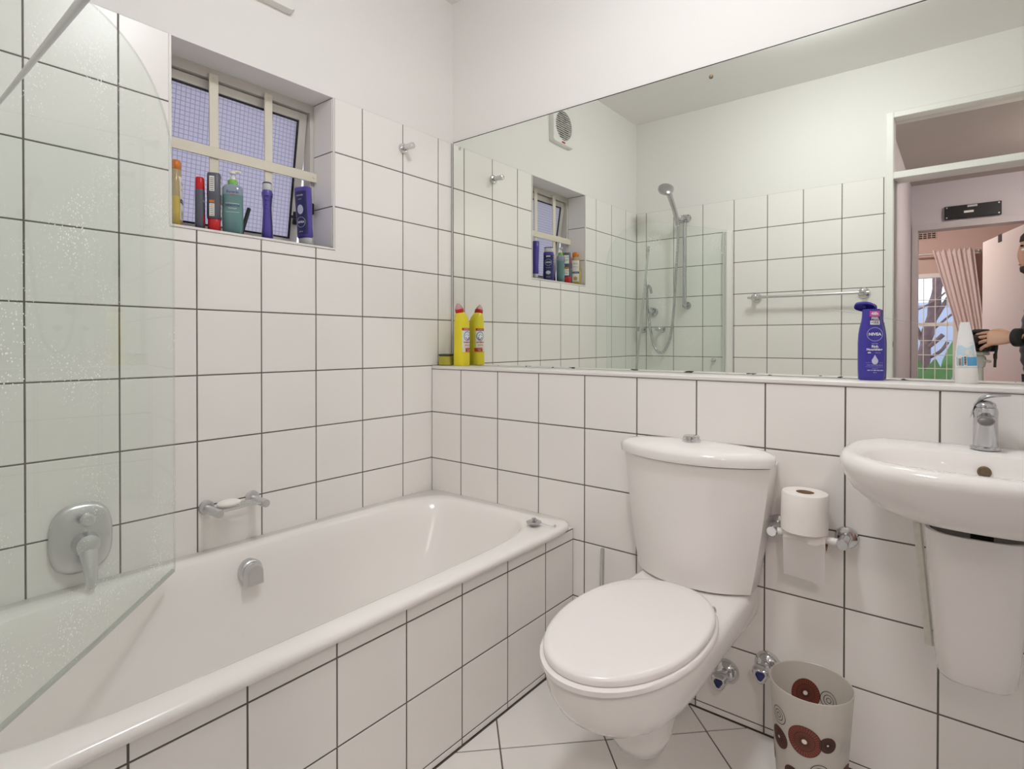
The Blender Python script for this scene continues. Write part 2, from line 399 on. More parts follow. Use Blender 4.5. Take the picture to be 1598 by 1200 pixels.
def tile_wall(parent, frame, uj, vj, u0, u1, v0, v1, hole=None, mname='tile'):
    g = GAP/2
    for a, b in cells(uj, u0, u1):
        for c, d in cells(vj, v0, v1):
            A, B, Cc, D = a+g, b-g, c+g, d-g
            if B-A < .006 or D-Cc < .006: continue
            poly = [(A, Cc), (B, Cc), (B, D), (A, D)]
            if hole:
                h0, h1, k0, k1 = hole
                ou0, ou1, ov0, ov1 = max(A, h0), min(B, h1), max(Cc, k0), min(D, k1)
                if ou1-ou0 > 0 and ov1-ov0 > 0:
                    fu = ou0 <= A+1e-6 and ou1 >= B-1e-6; fv = ov0 <= Cc+1e-6 and ov1 >= D-1e-6
                    if fu and fv: continue
                    if fu: poly = [(A, Cc), (B, Cc), (B, ov0), (A, ov0)] if ov0 > Cc+.004 else [(A, ov1), (B, ov1), (B, D), (A, D)]
                    elif fv: poly = [(A, Cc), (ou0, Cc), (ou0, D), (A, D)] if ou0 > A+.004 else [(ou1, Cc), (B, Cc), (B, D), (ou1, D)]
                    elif ou0 > A+1e-6 and ov0 > Cc+1e-6: poly = [(A, Cc), (B, Cc), (B, ov0), (ou0, ov0), (ou0, D), (A, D)]   # hole at upper right
                    elif ov0 > Cc+1e-6: poly = [(A, Cc), (B, Cc), (B, D), (ou1, D), (ou1, ov0), (A, ov0)]                     # hole at upper left
                    elif ou0 > A+1e-6: poly = [(A, Cc), (ou0, Cc), (ou0, ov1), (B, ov1), (B, D), (A, D)]
                    else: poly = [(ou1, Cc), (B, Cc), (B, D), (A, D), (A, ov1), (ou1, ov1)]
            put_tile(parent, frame, poly, mname)
X_, Y_, Z_ = Vector((1,0,0)), Vector((0,1,0)), Vector((0,0,1))
O0 = Vector((0,0,0))

# ------------------------------------------------------------------ room shell
YF = -1.72; MY = 0.124; ZC = 2.645; ZL = 1.02; XR = 2.50
RIM = .482
rows = [.02+.2*k for k in range(11)]
yj = [.04-.2*k for k in range(10)]
NY0, NY1, NZ0, NZ1 = -1.032, -.487, 1.467, 2.017     # window recess
# wall with the window
g = .0028
mb = MB()
mb.box(-.24, -g, NY1, MY+.2, 0, ZC); mb.box(-.24, -g, YF-.12, NY0, 0, ZC)
mb.box(-.24, -g, NY0, NY1, 0, NZ0); mb.box(-.24, -g, NY0, NY1, NZ1, ZC)
wl = struct('wall_left', mb, 'plaster', smooth=False)
mb = MB(); e = .0012
mb.box(-g, -e, NY1, MY-.001, .44, 2.018); mb.box(-g, -e, YF, NY0, .44, 2.018); mb.box(-g, -e, NY0, NY1, .44, NZ0-.002)
mk('grout', mb, 'grout', wl, smooth=False)
tile_wall(wl, (O0, Y_, Z_, X_), yj, rows, YF+.001, MY-.002, .44, 2.0195, hole=(NY0-.001, NY1+.006, NZ0-.009, NZ1+.01))
# tiled sides of the recess and its white corner trims
for yy, sgn in ((NY1, -1), (NY0, 1)):
    fr = (Vector((0, yy, 0)), X_ if sgn < 0 else -X_, Z_, Vector((0, sgn, 0)))
    fr = (Vector((0, yy+sgn*.004, 0)),) + fr[1:]
    for a, b in cells(rows, NZ0+.002, NZ1-.001):
        pl = [(-.123, a+.002), (-.006, a+.002), (-.006, b-.002), (-.123, b-.002)]
        if sgn > 0: pl = [(-x, z) for x, z in pl][::-1]; pl = [pl[1], pl[0], pl[3], pl[2]] if False else pl
        put_tile(wl, fr, pl)
    mk('grout', MB().box(-.123, -.006, min(yy, yy+sgn*.0025), max(yy, yy+sgn*.0025), NZ0, NZ1), 'grout', wl, smooth=False)
mk('corner_trim', MB().box(-.006, .0015, NY1-.002, NY1+.004, NZ0-.008, NZ1, .001), 'trimw', wl)
mk('corner_trim', MB().box(-.006, .0015, NY0-.004, NY0+.004, NZ0-.008, NZ1, .001), 'trimw', wl)
mk('window_sill', MB().box(-.124, .003, NY0, NY1+.006, NZ0-.008, NZ0, .0015), 'trimw', wl)

# mirror wall: upper plastered wall and the tiled ledge wall in front of it
wb = struct('wall_back', MB().box(-.24, XR+.12, MY+.004, MY+.2, 0, ZC), 'plaster', smooth=False)
mk('ledge_core', MB().box(.0, XR, g, MY+.004, 0, 1.006), 'plaster', wb, smooth=False)
mk('grout', MB().box(.0005, XR, e, g, 0, 1.006), 'grout', wb, smooth=False)
xj = [.1755+.2*k for k in range(-1, 13)]
tile_wall(wb, (O0, X_, Z_, -Y_), xj, rows, .001, XR-.001, .02, 1.0065)
tile_wall(wb, (O0, X_, Z_, -Y_), xj, [], .731, XR-.001, .0005, .0205)
mk('ledge_cap', MB().box(.001, XR-.001, -.0045, MY+.003, 1.0065, ZL, .003), 'trimw', wb)
# door wall
DX0, DX1, DZ = 1.487, 2.31, 2.36
mb = MB(); mb.box(-.24, DX0, YF-.12, YF-g, 0, ZC); mb.box(DX1, XR+.12, YF-.12, YF-g, 0, ZC); mb.box(DX0, DX1, YF-.12, YF-g, DZ, ZC)
wf = struct('wall_front', mb, 'plaster', smooth=False)
mk('grout', MB().box(0.001, DX0-.004, YF-g, YF-e, .44, 2.018).box(.745, DX0-.004, YF-g, YF-e, 0, .44), 'grout', wf, smooth=False)
fxj = [.075+.2*k for k in range(8)]
frF = (Vector((0, YF, 0)), -X_, Z_, Y_)
tile_wall(wf, frF, [-x for x in fxj], rows, -(DX0-.0015), -.001, .42, 2.0195)
tile_wall(wf, frF, [-x for x in fxj], rows, -(DX0-.0015), -.748, .0005, .42)
wr = struct('wall_right', MB().box(XR, XR+.12, YF-.12, MY+.2, 0, ZC), 'plaster', smooth=False)
struct('ceiling', MB().box(-.24, XR+.12, YF-.12, MY+.2, ZC, ZC+.1), 'ceiling', smooth=False)
# floor, diagonal tiles
fl = struct('floor', MB().box(-.24, XR+.12, YF-.12, MY+.2, -.12, -.0028), 'grout', smooth=False)
def clip(poly, x0, x1, y0, y1):
    for ax, val, sg in ((0, x0, 1), (0, x1, -1), (1, y0, 1), (1, y1, -1)):
        out = []
        for i in range(len(poly)):
            a, b = poly[i-1], poly[i]; da, db = sg*(a[ax]-val), sg*(b[ax]-val)
            if (da >= 0) != (db >= 0):
                t = da/(da-db); out.append((a[0]+t*(b[0]-a[0]), a[1]+t*(b[1]-a[1])))
            if db >= 0: out.append(b)
        poly = out
        if not poly: return []
    # drop doubled points
    q = []
    for p in poly:
        if not q or math.dist(p, q[-1]) > 1e-4: q.append(p)
    if len(q) > 1 and math.dist(q[0], q[-1]) < 1e-4: q.pop()
    return q
P = .299; d = P/math.sqrt(2); n0 = (1.031, -.301)
def area(p): return .5*sum(p[i-1][0]*p[i][1]-p[i][0]*p[i-1][1] for i in range(len(p)))
for i in range(-9, 10):
    for j in range(-9, 10):
        cx, cy = n0[0]+(i+.5)*d+(j+.5)*d, n0[1]+(i+.5)*d-(j+.5)*d
        h = d-GAP*.75
        q = clip([(cx-h, cy), (cx, cy-h), (cx+h, cy), (cx, cy+h)], .7345, XR-.003, YF+.004, -.004)
        if len(q) >= 3 and area(q) > .0006: put_tile(fl, (O0, X_, Y_, Z_), q, 'floor_tile')

# tiled side panel of the bath
BX = .730
bp_ = struct('wall_bath_side', MB().box(BX-.06, BX-g, YF, -.0005, 0, .46), 'plaster', smooth=False)
mk('grout', MB().box(BX-g, BX-e, YF, -.001, 0, .458), 'grout', bp_, smooth=False)
pj_ = [-.169-.2*k for k in range(8)]
frP = (Vector((BX, 0, 0)), Y_, Z_, X_)
tile_wall(bp_, frP, pj_, rows, YF+.002, -.001, .02, .4575)
tile_wall(bp_, frP, pj_, [], YF+.002, -.001, .0005, .0205)

# ------------------------------------------------------------------ window in the recess
w1 = struct_empty('window_1', (-.124, 0, 0))
fw = .032
mb = MB()
mb.box(-.045, 0, NY0, NY0+fw*.6, NZ0, NZ1); mb.box(-.045, 0, NY1-fw*.6, NY1, NZ0, NZ1)
mb.box(-.045, 0, NY0+fw*.6, NY1-fw*.6, NZ1-fw, NZ1); mb.box(-.045, 0, NY0+fw*.6, NY1-fw*.6, NZ0, NZ0+.018)
mk('window_frame', mb, 'alu', w1, smooth=False)
# top hung sash, open at the bottom
tilt = math.radians(9)
sash = mk('sash', MB(), 'alu', w1, loc=(-.012, 0, NZ1-.036), rot=(0, tilt, 0))
sy0, sy1, sh = NY0+.022, NY1-.022, -.50
mb = MB(); t = .030
mb.box(-.022, 0, sy0, sy0+t, sh, 0, .002); mb.box(-.022, 0, sy1-t, sy1, sh, 0, .002)
mb.box(-.022, 0, sy0+t, sy1-t, -t, 0, .002); mb.box(-.022, 0, sy0+t, sy1-t, sh, sh+t, .002)
sash.data = mk('sash_tmp', mb, 'alu').data; bpy.data.objects.remove(bpy.data.objects['sash_tmp'])
mk('pane', MB().box(-.014, -.009, sy0+t-.003, sy1-t+.003, sh+t-.003, -t+.003), 'obscure', sash, smooth=False)
gk = MB(); q = .006
for a in ((sy0+t-.001, sy0+t+q, sh+t, -t), (sy1-t-q, sy1-t+.001, sh+t, -t), (sy0+t+q, sy1-t-q, -t-q, -t+.001), (sy0+t+q, sy1-t-q, sh+t-.001, sh+t+q)):
    gk.box(-.009, -.003, *a)
mk('gasket', gk, 'rubber', sash, smooth=False)
hk = MB().box(-.002, .016, sy1-.026, sy1-.012, sh+.085, sh+.135, .003).tube([(.012, sy1-.019, sh+.11), (.026, sy1-.024, sh+.11), (.03, sy1-.045, sh+.112)], .006)
mk('handle', hk, 'black', sash)
mk('stay_catch', MB().box(.0, .02, NY1-.03, NY1-.012, 1.60, 1.645, .004), 'black', w1)
# burglar bars
def bar(y0, y1, z0, z1, x0):
    b = mk('security_bar', MB().box(x0, x0+.006, y0, y1, z0, z1, .001).lathe([(.004, 0), (.003, .002)], 10, (x0+.006, (y0+y1)/2 if z1-z0 > .1 else y1-.012, z1-.014 if z1-z0 > .1 else (z0+z1)/2), 'x'), 'cream', w1)
bar(-.874, -.845, NZ0+.004, NZ1-.02, .006); bar(-.688, -.660, NZ0+.004, NZ1-.02, .006)
bar(NY0+.003, NY1-.003, 1.722, 1.757, .0125)

# ------------------------------------------------------------------ mirror
mr = thing('wall_mirror', 'huge frameless wall mirror above the tiled ledge', 'mirror', (0, MY+.0035, ZL+.002), (.0023, 0, 0))
MX0, MX1, MH = .012, 2.44, .994
mk('mirror_glass', MB().box(MX0, MX1, -.0035, -.0005, 0, MH), 'mirror', mr, smooth=False)
mk('mirror_edge', MB().box(MX0-.0025, MX1, -.0034, .0, MH, MH+.0032), 'bluedk' if False else 'ink', mr, smooth=False)
mk('mirror_edge', MB().box(MX0-.0032, MX0-.0002, -.0036, 0, 0, MH), 'grout', mr, smooth=False)
for x, z in ((1.174, .958), (.051, .962)):
    mk('screw_cap', MB().lathe([(.007, -.0036), (.006, -.0066), (.002, -.008)], 14, (x, 0, z), 'y'), 'satin' if x < 1.1 else 'brass', mr)

# ------------------------------------------------------------------ bathtub
bt = thing('bathtub', 'white built-in bathtub along the window wall', 'bathtub', (.37, -.86, 0))
def bring(x0, x1, y0, y1, z, e, n=96): return sell((x0+x1)/2-.37, (y0+y1)/2+.86, (x1-x0)/2, (y1-y0)/2, z, n, e)
def rect_ring(x0, x1, y0, y1, z, rc, n=96):
    # rounded rectangle with only small corner radius, sampled radially like sell()
    r = []; cx, cy, a, b = (x0+x1)/2, (y0+y1)/2, (x1-x0)/2, (y1-y0)/2
    for i in range(n):
        t = 2*PI*i/n; c, s_ = cos(t), sin(t); e = 2/18
        r.append((cx-.37+a*math.copysign(abs(c)**e, c), cy+.86+b*math.copysign(abs(s_)**e, s_), z))
    return r
y0b, y1b = YF+.003, -.0015
OX = .745
rg = [rect_ring(.012, OX-.004, y0b, y1b, RIM-.022, 0), rect_ring(.002, OX, y0b, y1b, RIM-.017, 0), rect_ring(.0015, OX+.001, y0b, y1b, RIM-.008, 0),
      rect_ring(.0015, OX-.004, y0b, y1b, RIM, 0), rect_ring(.004, OX-.014, y0b+.004, y1b-.003, RIM+.004, 0),
      bring(.055, .690, -1.66, -.062, RIM+.004, 5), bring(.064, .680, -1.65, -.071, RIM+.001, 4.6), bring(.072, .672, -1.642, -.079, RIM-.008, 4.4),
      bring(.082, .660, -1.625, -.098, RIM-.05, 4.2), bring(.10, .645, -1.60, -.15, RIM-.16, 4), bring(.12, .625, -1.57, -.24, RIM-.29, 3.6),
      bring(.15, .60, -1.53, -.32, RIM-.345, 3.2), bring(.21, .54, -1.45, -.45, RIM-.362, 3), bring(.33, .42, -1.2, -.8, RIM-.365, 2.4)]
mk('tub_shell', MB().loft(rg, c0=False, c1=True), 'enamel', bt, ang=60)
# overflow / filler on the inner back wall
fz, fy, fxx = .415, -.845, .0885
pr = [(.036, -.02), (.036, .008), (.033, .012), (.030, .014), (.030, .022), (.024, .026)]
fm = MB().lathe(pr, 32, (fxx-.37, fy+.86, fz), 'x')
mk('overflow_rosette', fm, 'satin', bt)
hood = MB(); rr = []
for x, s in ((.014, .029), (.030, .028), (.036, .024)):
    rr.append([(fxx-.37+x, fy+.86+s*cos(a), fz+s*sin(a)) for a in [PI*k/12 for k in range(13)]] + [(fxx-.37+x+.004, fy+.86-s*1.0, fz-.034), (fxx-.37+x+.004, fy+.86+s*1.0, fz-.034)])
mk('filler_hood', hood.loft(rr), 'satin', bt)

# plug lying on the corner of the tub
pg = thing('bath_plug', 'round chrome bath plug with stub of chain on tub corner', 'plug', (.655, -.135, RIM+.0045), (0, 0, .2))
mk('plug_disc', MB().lathe([(.012, 0), (.014, .005), (.022, .010), (.026, .012), (.027, .015), (.022, .017), (.004, .018)], 28), 'tapchrome', pg)
mk('knob', MB().lathe([(.004, .017), (.004, .022), (.008, .024), (.008, .027), (.003, .028)], 16), 'tapchrome', pg)
mk('chain', MB().tube(smooth_path([(.024, .004, .014), (.045, .012, .006), (.066, .02, .003)]), .0013, 6).ball((.07, .021, .0045), .0045), 'steel', pg)

# ------------------------------------------------------------------ fittings on the window wall
def rosette(mb, c, r, axis, sgn=1, mi=0):
    return mb.lathe([(r, 0), (r, sgn*.006), (r*.9, sgn*.010), (r*.55, sgn*.012)], 28, c, axis, mi=mi)
mx_ = thing('bath_mixer', 'chrome bath mixer plate seen through the shower screen', 'tap', (0.0005, -1.249, .609))
rings = []
for x, s in ((0, .97), (.006, 1), (.014, .97), (.020, .88), (.022, .6)):
    rings.append([(x, y*s, z*s) for y, z, _ in sell(0, 0, .069, .092, 0, 40, 2.7)])
mk('mixer_plate', MB().loft(rings), 'satin', mx_)
mk('diverter', MB().lathe([(.010, .018), (.010, .034), (.016, .036), (.017, .046), (.012, .052)], 20, (0, .004, .052), 'x'), 'satin', mx_)
lv = MB().lathe([(.030, .018), (.030, .034), (.026, .052), (.012, .058)], 24, (0, .004, -.012), 'x')
lv.loft([sell(0, 0, a, b, 0, 16, 3) for a, b in ((.02, .01),)] and [[(x+.03+dx, .004+y, z) for x, y in [(t*.010, w*.019) for t, w in [(cos(q), sin(q)) for q in [2*PI*k/14 for k in range(14)]]]] for dx, w, z in []] or [[(.04+dx+.011*cos(2*PI*k/14), .004+w*sin(2*PI*k/14), z) for k in range(14)] for dx, w, z in ((0, .022, 0), (.012, .020, -.035), (.026, .015, -.075), (.034, .013, -.105), (.035, .010, -.112))])
mk('lever', lv, 'satin', mx_)

sd = thing('soap_rack', 'chrome wire soap rack on the tiles above the tub', 'soap rack', (0, -.87, .612))
for yy in (-.066, .076):
    p = MB(); rosette(p, (0.0005, yy, .004), .022, 'x'); p.lathe([(.0125, .008), (.0125, .092), (.0115, .094)], 22, (0, yy, 0), 'x')
    mk('post', p, 'satin', sd)
for k in range(5):
    mk('wire', MB().tube([(.030+.0145*k, -.064, .004), (.030+.0145*k, .074, .004)], .0027, 8), 'steel', sd)
sp_ = thing('soap_bar', 'white oval soap bar lying on the chrome rack', 'soap', (.056, -.895, .618), (0, 0, 0))
mk('soap_body', MB().ball((0, .002, .011), .026, .036, .0115, 24, 12), 'soap', sp_)

hk_ = thing('robe_hook', 'chrome peg hook high on the window wall near the corner', 'hook', (.0005, -.162, 1.918))
mk('rose', rosette(MB(), (0, 0, 0), .021, 'x'), 'chrome', hk_)
mk('peg', MB().lathe([(.0115, .008), (.0115, .040), (.0125, .042), (.0125, .046), (.0115, .048), (.0135, .058), (.0115, .064), (.004, .066)], 22, (0, 0, .001), 'x'), 'chrome', hk_)

fn = thing('extractor_fan', 'white square extractor fan near the top of the window wall', 'fan', (-.0026, -.757, 2.350))
F_ = .108
mb = MB(); rings = [[(x, y*s, z*s) for y, z, _ in sell(0, 0, F_, F_, 0, 48, 14)] for x, s in ((0, 1), (.020, 1), (.028, .96))]
rings += [[(.028, .082*cos(2*PI*i/48), .082*sin(2*PI*i/48)) for i in range(48)], [(.006, .080*cos(2*PI*i/48), .080*sin(2*PI*i/48)) for i in range(48)]]
mk('housing', mb.loft(rings, c0=True, c1=False), 'pvc', fn)
mk('back_disc', MB().lathe([(.08, .006), (.08, .0065)], 40, (0, 0, 0), 'x'), 'dark', fn)
mb = MB().lathe([(.024, .007), (.024, .014), (.015, .016)], 24, (0, 0, 0), 'x')
for k in range(5):
    a = 2*PI*k/5
    mb.add([(.009, .022*cos(a), .022*sin(a)), (.014, .022*cos(a+.5), .022*sin(a+.5)), (.016, .074*cos(a+.75), .074*sin(a+.75)), (.009, .074*cos(a), .074*sin(a))], [(0, 1, 2, 3)])
mk('blades', mb, 'blade', fn, smooth=False)
for k in range(13):
    z = -.072+.012*k; hw = math.sqrt(max(0, .082**2-z*z))
    mk('slat', MB().box(.020, .026, -hw, hw, z-.0015, z+.0015), 'pvc', fn, smooth=False)
mk('badge', MB().box(.0275, .0288, -.012, .022, -.099, -.090), 'redp', fn, smooth=False)
mk('top_cover', MB().box(.0, .024, -.06, .05, .108, .125, .002), 'pvc', fn)

# ------------------------------------------------------------------ shower screen
A = Vector((.125, -1.071)); H = Vector((.650, -1.690))
dv = (A-H); LEN = dv.length; th = math.atan2(dv.y, dv.x)
sc = thing('shower_screen', 'hinged clear glass bath screen with a rounded top corner', 'shower screen', (H.x, H.y, 0), (0, 0, th))
zt = 1.856
out = [(.012, .492), (LEN-.68, .421), (LEN-.004, .4985), (LEN, .506)]
R1, R2 = .33, .30
for k in range(21):
    a = PI/2*k/20; c_, q_ = cos(a), sin(a)
    out.append((LEN-R1+R1*c_**(2/2.3), zt-R2+R2*q_**(2/2.3)))
out.append((.012, 1.825))
gm = MB(); n = len(out); T = .003
gm.add([(x, -T, z) for x, z in out]+[(x, T, z) for x, z in out], [tuple(range(n)), tuple(range(2*n-1, n-1, -1))], 0)
gm.add([(x, -T, z) for x, z in out]+[(x, T, z) for x, z in out], [(i, (i+1) % n, n+(i+1) % n, n+i) for i in range(n)], 2)
for q_ in range(2, 4): gm.m[q_] = 1
mk('glass_panel', gm, ['glass', 'glassedge', 'glassedge2'], sc, smooth=False)
mk('bottom_seal', MB().loft([[(x, -.0045, z), (x, .0045, z), (x, .0045, z+.007), (x, -.0045, z+.007)] for x, z in ((LEN-.68, .418), (LEN-.3, .4565), (LEN-.006, .4955))]), 'glassedge', sc, smooth=False)
mk('hinge_profile', MB().box(-.012, .020, -.013, .013, .488, 1.816, .003), 'pvc', sc)
wp = thing('wall_profile', 'white wall channel carrying the shower screen on the door wall', 'channel', (.645, YF, 0))
mk('channel', MB().box(-.033, .027, .0005, .028, .488, 1.82, .003), 'pvc', wp)
for z in (.62, 1.0, 1.5, 1.75): mk('screw_cap', MB().lathe([(.005, 0), (.004, .002)], 10, (.027, .014, z), 'x'), 'white', wp)

# towel rail on the door wall
tr = thing('towel_rail', 'long chrome towel rail on the tiles beside the door', 'towel rail', (1.10, YF, 1.39))
mk('rail', MB().tube([(-.325, .056, 0), (.315, .056, 0)], .0085, 16), 'satin', tr)
for x in (-.285, .285):
    p = rosette(MB(), (x, .0005, 0), .030, 'y'); p.lathe([(.012, .008), (.012, .044), (.018, .046), (.018, .066), (.012, .070)], 20, (x, 0, 0), 'y')
    mk('bracket', p, 'chrome', tr)

lr = thing('cord_standin', 'thin grey cord standing in for an unidentified bar at top left', 'cord', (1.45, -1.634, 1.2545))  # stand-in for a grey bar of unknown kind, set close to the camera
mk('cord', MB().tube([(.225, -.0271, -.0488), (-.215, .0240, .0470)], .00125, 12), 'satin', lr)
# shower set on the door wall
sr = thing('shower_rail', 'vertical chrome slide rail in the shower corner', 'shower rail', (.372, YF, 0))
mk('pole', MB().tube([(0, .05, 1.345), (0, .05, 1.955)], .0125, 16), 'tapchrome', sr)
for z in (1.36, 1.94):
    p = rosette(MB(), (0, .0005, z), .026, 'y'); p.lathe([(.012, .008), (.012, .060), (.008, .064)], 18, (0, 0, z), 'y'); mk('bracket', p, 'tapchrome', sr)
p = MB().lathe([(.021, -.028), (.023, -.02), (.023, .02), (.021, .028)], 20, (0, .05, 1.925), 'x').lathe([(.017, .02), (.019, .05), (.014, .056)], 18, (0, .05, 1.925), 'y')
mk('slider', p, 'tapchrome', sr)
hs = thing('hand_shower', 'grey hand shower with its looping chrome hose', 'shower head', (.345, YF+.11, 1.915))
mk('handle', MB().tube(smooth_path([(0, -.01, -.03), (-.003, .03, .05), (-.01, .075, .12), (-.016, .10, .165)], 5), [.015]*8+[.0165]*4+[.018]*4, 14), 'tapchrome', hs)
hd = MB().lathe([(.014, .016), (.034, .013), (.049, .003), (.051, -.008), (.048, -.015), (.014, -.018)], 26)
hd.xf(Matrix.Translation((-.025, .12, .185)) @ Matrix.Rotation(.62, 4, 'Y') @ Matrix.Rotation(-.75, 4, 'X'))
mk('spray_head', hd, 'tapchrome', hs)
hose = smooth_path([(0, -.012, -.035), (-.002, -.02, -.12), (-.02, -.03, -.32), (-.045, -.05, -.60), (-.075, -.06, -.78), (-.13, -.065, -.87), (-.19, -.07, -.83), (-.225, -.07, -.68), (-.238, -.06, -.52), (-.235, -.05, -.43), (-.222, -.05, -.412), (-.212, -.055, -.43), (-.208, -.06, -.465)], 7)
mk('hose', MB().tube(hose, .009, 10), 'tapchrome', hs)
so = thing('shower_outlet', 'round chrome hose outlet low in the shower corner', 'outlet', (.135, YF, 1.325))
p = rosette(MB(), (0, .0005, 0), .030, 'y'); p.lathe([(.012, .01), (.012, .05), (.010, .058)], 16, (0, 0, 0), 'y').lathe([(.009, -.01), (.009, .03)], 14, (0, .045, 0), 'z')
mk('elbow', p, 'tapchrome', so)
for x, nm in ((.055, 'left'), (.195, 'right')):
    tp_ = thing('stop_tap', 'small chrome stop tap in shower corner, '+('nearer the window wall' if nm == 'left' else 'farther from the window wall'), 'tap', (x, YF, 1.203), group=None)
    mk('rose', rosette(MB(), (0, .0005, 0), .022, 'y'), 'tapchrome', tp_)
    mk('spindle', MB().lathe([(.010, .01), (.010, .05)], 14, (0, 0, 0), 'y'), 'tapchrome', tp_)
    mk('tap_head', MB().tube([(-.026, .058, 0), (.026, .058, 0)], .0085, 12).lathe([(.015, .045), (.015, .066), (.009, .072)], 16, (0, 0, 0), 'y'), 'tapchrome', tp_)
rd = thing('leaning_rod', 'thin grey rod leaning upright in the shower corner', 'rod', (.135, -1.63, 0))
mk('rod', MB().tube([(.0, .0, 1.765), (-.128, .02, .495)], .0075, 10), 'satin', rd)
mk('end_cap', MB().tube([(.0, .0, 1.768), (-.004, 0, 1.73)], .009, 10), 'steel', rd)
rh = thing('towel_hook', 'tiny chrome knob hook low on the shower wall', 'hook', (.55, YF, 1.0))
mk('knob', MB().lathe([(.014, .0005), (.014, .006), (.008, .010), (.012, .026), (.012, .032), (.005, .035)], 18, (0, 0, 0), 'y'), 'chrome', rh)

# ------------------------------------------------------------------ toilet
TX = 1.200
to = thing('toilet', 'white wall hung toilet with curved cistern and closed lid', 'toilet', (TX, 0, 0))
ZP = .425
def psec(y, w, zb, n=18, e=2.3, rt=.018):
    r = []
    for k in range(n+1):
        a = PI*k/n; c, s_ = cos(a), sin(a)
        r.append((w*math.copysign(abs(c)**(2/e), c), y, (ZP-rt)-(ZP-rt-zb)*abs(s_)**(2/e)))
    r = [(w-rt*.3, y, ZP-rt*.3), (w, y, ZP-rt)][:1] + r[0:] + [(-w+rt*.3, y, ZP-rt*.3)]
    k = min(rt, w*.5)
    return [(w-k, y, ZP)] + r + [(-w+k, y, ZP)]
secs = []
for y, w, zb, e in ((-.002, .160, .303, 4.5), (-.06, .162, .301, 4.2), (-.13, .163, .297, 3.6), (-.20, .164, .290, 3.1), (-.27, .166, .281, 2.7), (-.34, .169, .271, 2.4), (-.41, .171, .262, 2.25), (-.48, .171, .258, 2.2),
                    (-.54, .165, .257, 2.2), (-.60, .152, .266, 2.2), (-.65, .131, .284, 2.2), (-.69, .102, .310, 2.2), (-.715, .072, .337, 2.2), (-.732, .040, .368, 2.1), (-.740, .014, .392, 2.0)):
    secs.append(psec(y, w, zb, e=e))
pan = MB().loft(secs)
mk('pan', pan, 'ceramic', to, ang=50)
tp = MB().loft([sell(-.010, -.405, a, b, z+.014, 32, 2.3) for a, b, z in ((.115, .16, .32), (.105, .145, .285), (.094, .122, .245), (.083, .102, .195), (.073, .086, .145), (.058, .066, .112), (.034, .038, .100))])
mk('trap', tp, 'ceramic', to, ang=50)
def lidring(z, k, yb=-.208, yf=-.755, w=.173, n=64):
    r = []; cy = -.47
    for i in range(n):
        t = 2*PI*i/n; c, s_ = cos(t), sin(t)
        if s_ > 0: e = 2.25; b = (yb-cy)
        else: e = 2.05; b = (cy-yf)
        r.append((w*k*math.copysign(abs(c)**(2/e), c), cy + b*k*math.copysign(abs(s_)**(2/e), s_), z))
    return r
mk('seat', MB().loft([lidring(ZP+.001, .99), lidring(ZP+.003, 1.02), lidring(ZP+.013, 1.02), lidring(ZP+.0165, .99)]), 'seat', to, ang=60)
mk('lid', MB().loft([lidring(ZP+.017, .965), lidring(ZP+.019, .985), lidring(ZP+.028, .985), lidring(ZP+.033, .97), lidring(ZP+.0355, .93), lidring(ZP+.0365, .8), lidring(ZP+.037, .4)]), 'seat', to, ang=60)
for x in (-.112, .112):
    mk('hinge', MB().lathe([(.011, 0), (.011, .006), (.009, .011), (.004, .013)], 18, (x, -.248, ZP), 'z'), 'chrome', to)
# cistern
def cring(z, hw, yf, ys, yb=-.003, n=20, rc=.012):
    """back straight at yb, short sides to ys, bowed front reaching yf"""
    r = []
    for k in range(n+1):
        t = -1+2*k/n
        r.append((hw*t, ys+(yf-ys)*(1-abs(t)**2.4), z))
    r += [(hw, (ys+yb)/2, z), (hw-.004, yb, z), (0, yb, z), (-hw+.004, yb, z), (-hw, (ys+yb)/2, z)]
    return r
CX = .0
ci = MB().loft([cring(.4265, .150, -.150, -.090), cring(.432, .166, -.163, -.100), cring(.50, .178, -.170, -.100), cring(.60, .193, -.177, -.100), cring(.70, .206, -.183, -.100), cring(.782, .214, -.187, -.100)]).xf(Matrix.Translation((CX, 0, 0)))
mk('cistern', ci, 'ceramic', to, ang=28)
def lring(z, hw, yf, ys, yb, n=26):
    r = []
    for k in range(n+1):
        t = -1+2*k/n; r.append((hw*t, ys+(yf-ys)*(1-abs(t)**2.2), z))
    for k in range(n+1):
        t = 1-2*k/n; r.append((hw*t, ys+.020+(yb-ys-.020)*(1-abs(t)**2.4), z))
    return r
cl = MB().loft([lring(.784, .213, -.187, -.100, -.004), lring(.786, .224, -.199, -.106, -.003), lring(.806, .227, -.202, -.106, -.003), lring(.816, .223, -.196, -.103, -.006), lring(.823, .207, -.178, -.095, -.014), lring(.8285, .172, -.148, -.085, -.03), lring(.8305, .08, -.10, -.075, -.05)]).xf(Matrix.Translation((CX, 0, 0)))
mk('cistern_lid', cl, 'ceramic', to, ang=50)
fb = MB().lathe([(.027, -.003), (.027, .009), (.0235, .0095), (.0235, .0175), (.021, .0195), (.004, .020)], 28, (-.008, -.082, .829))
mk('flush_button', fb, 'chrome', to)

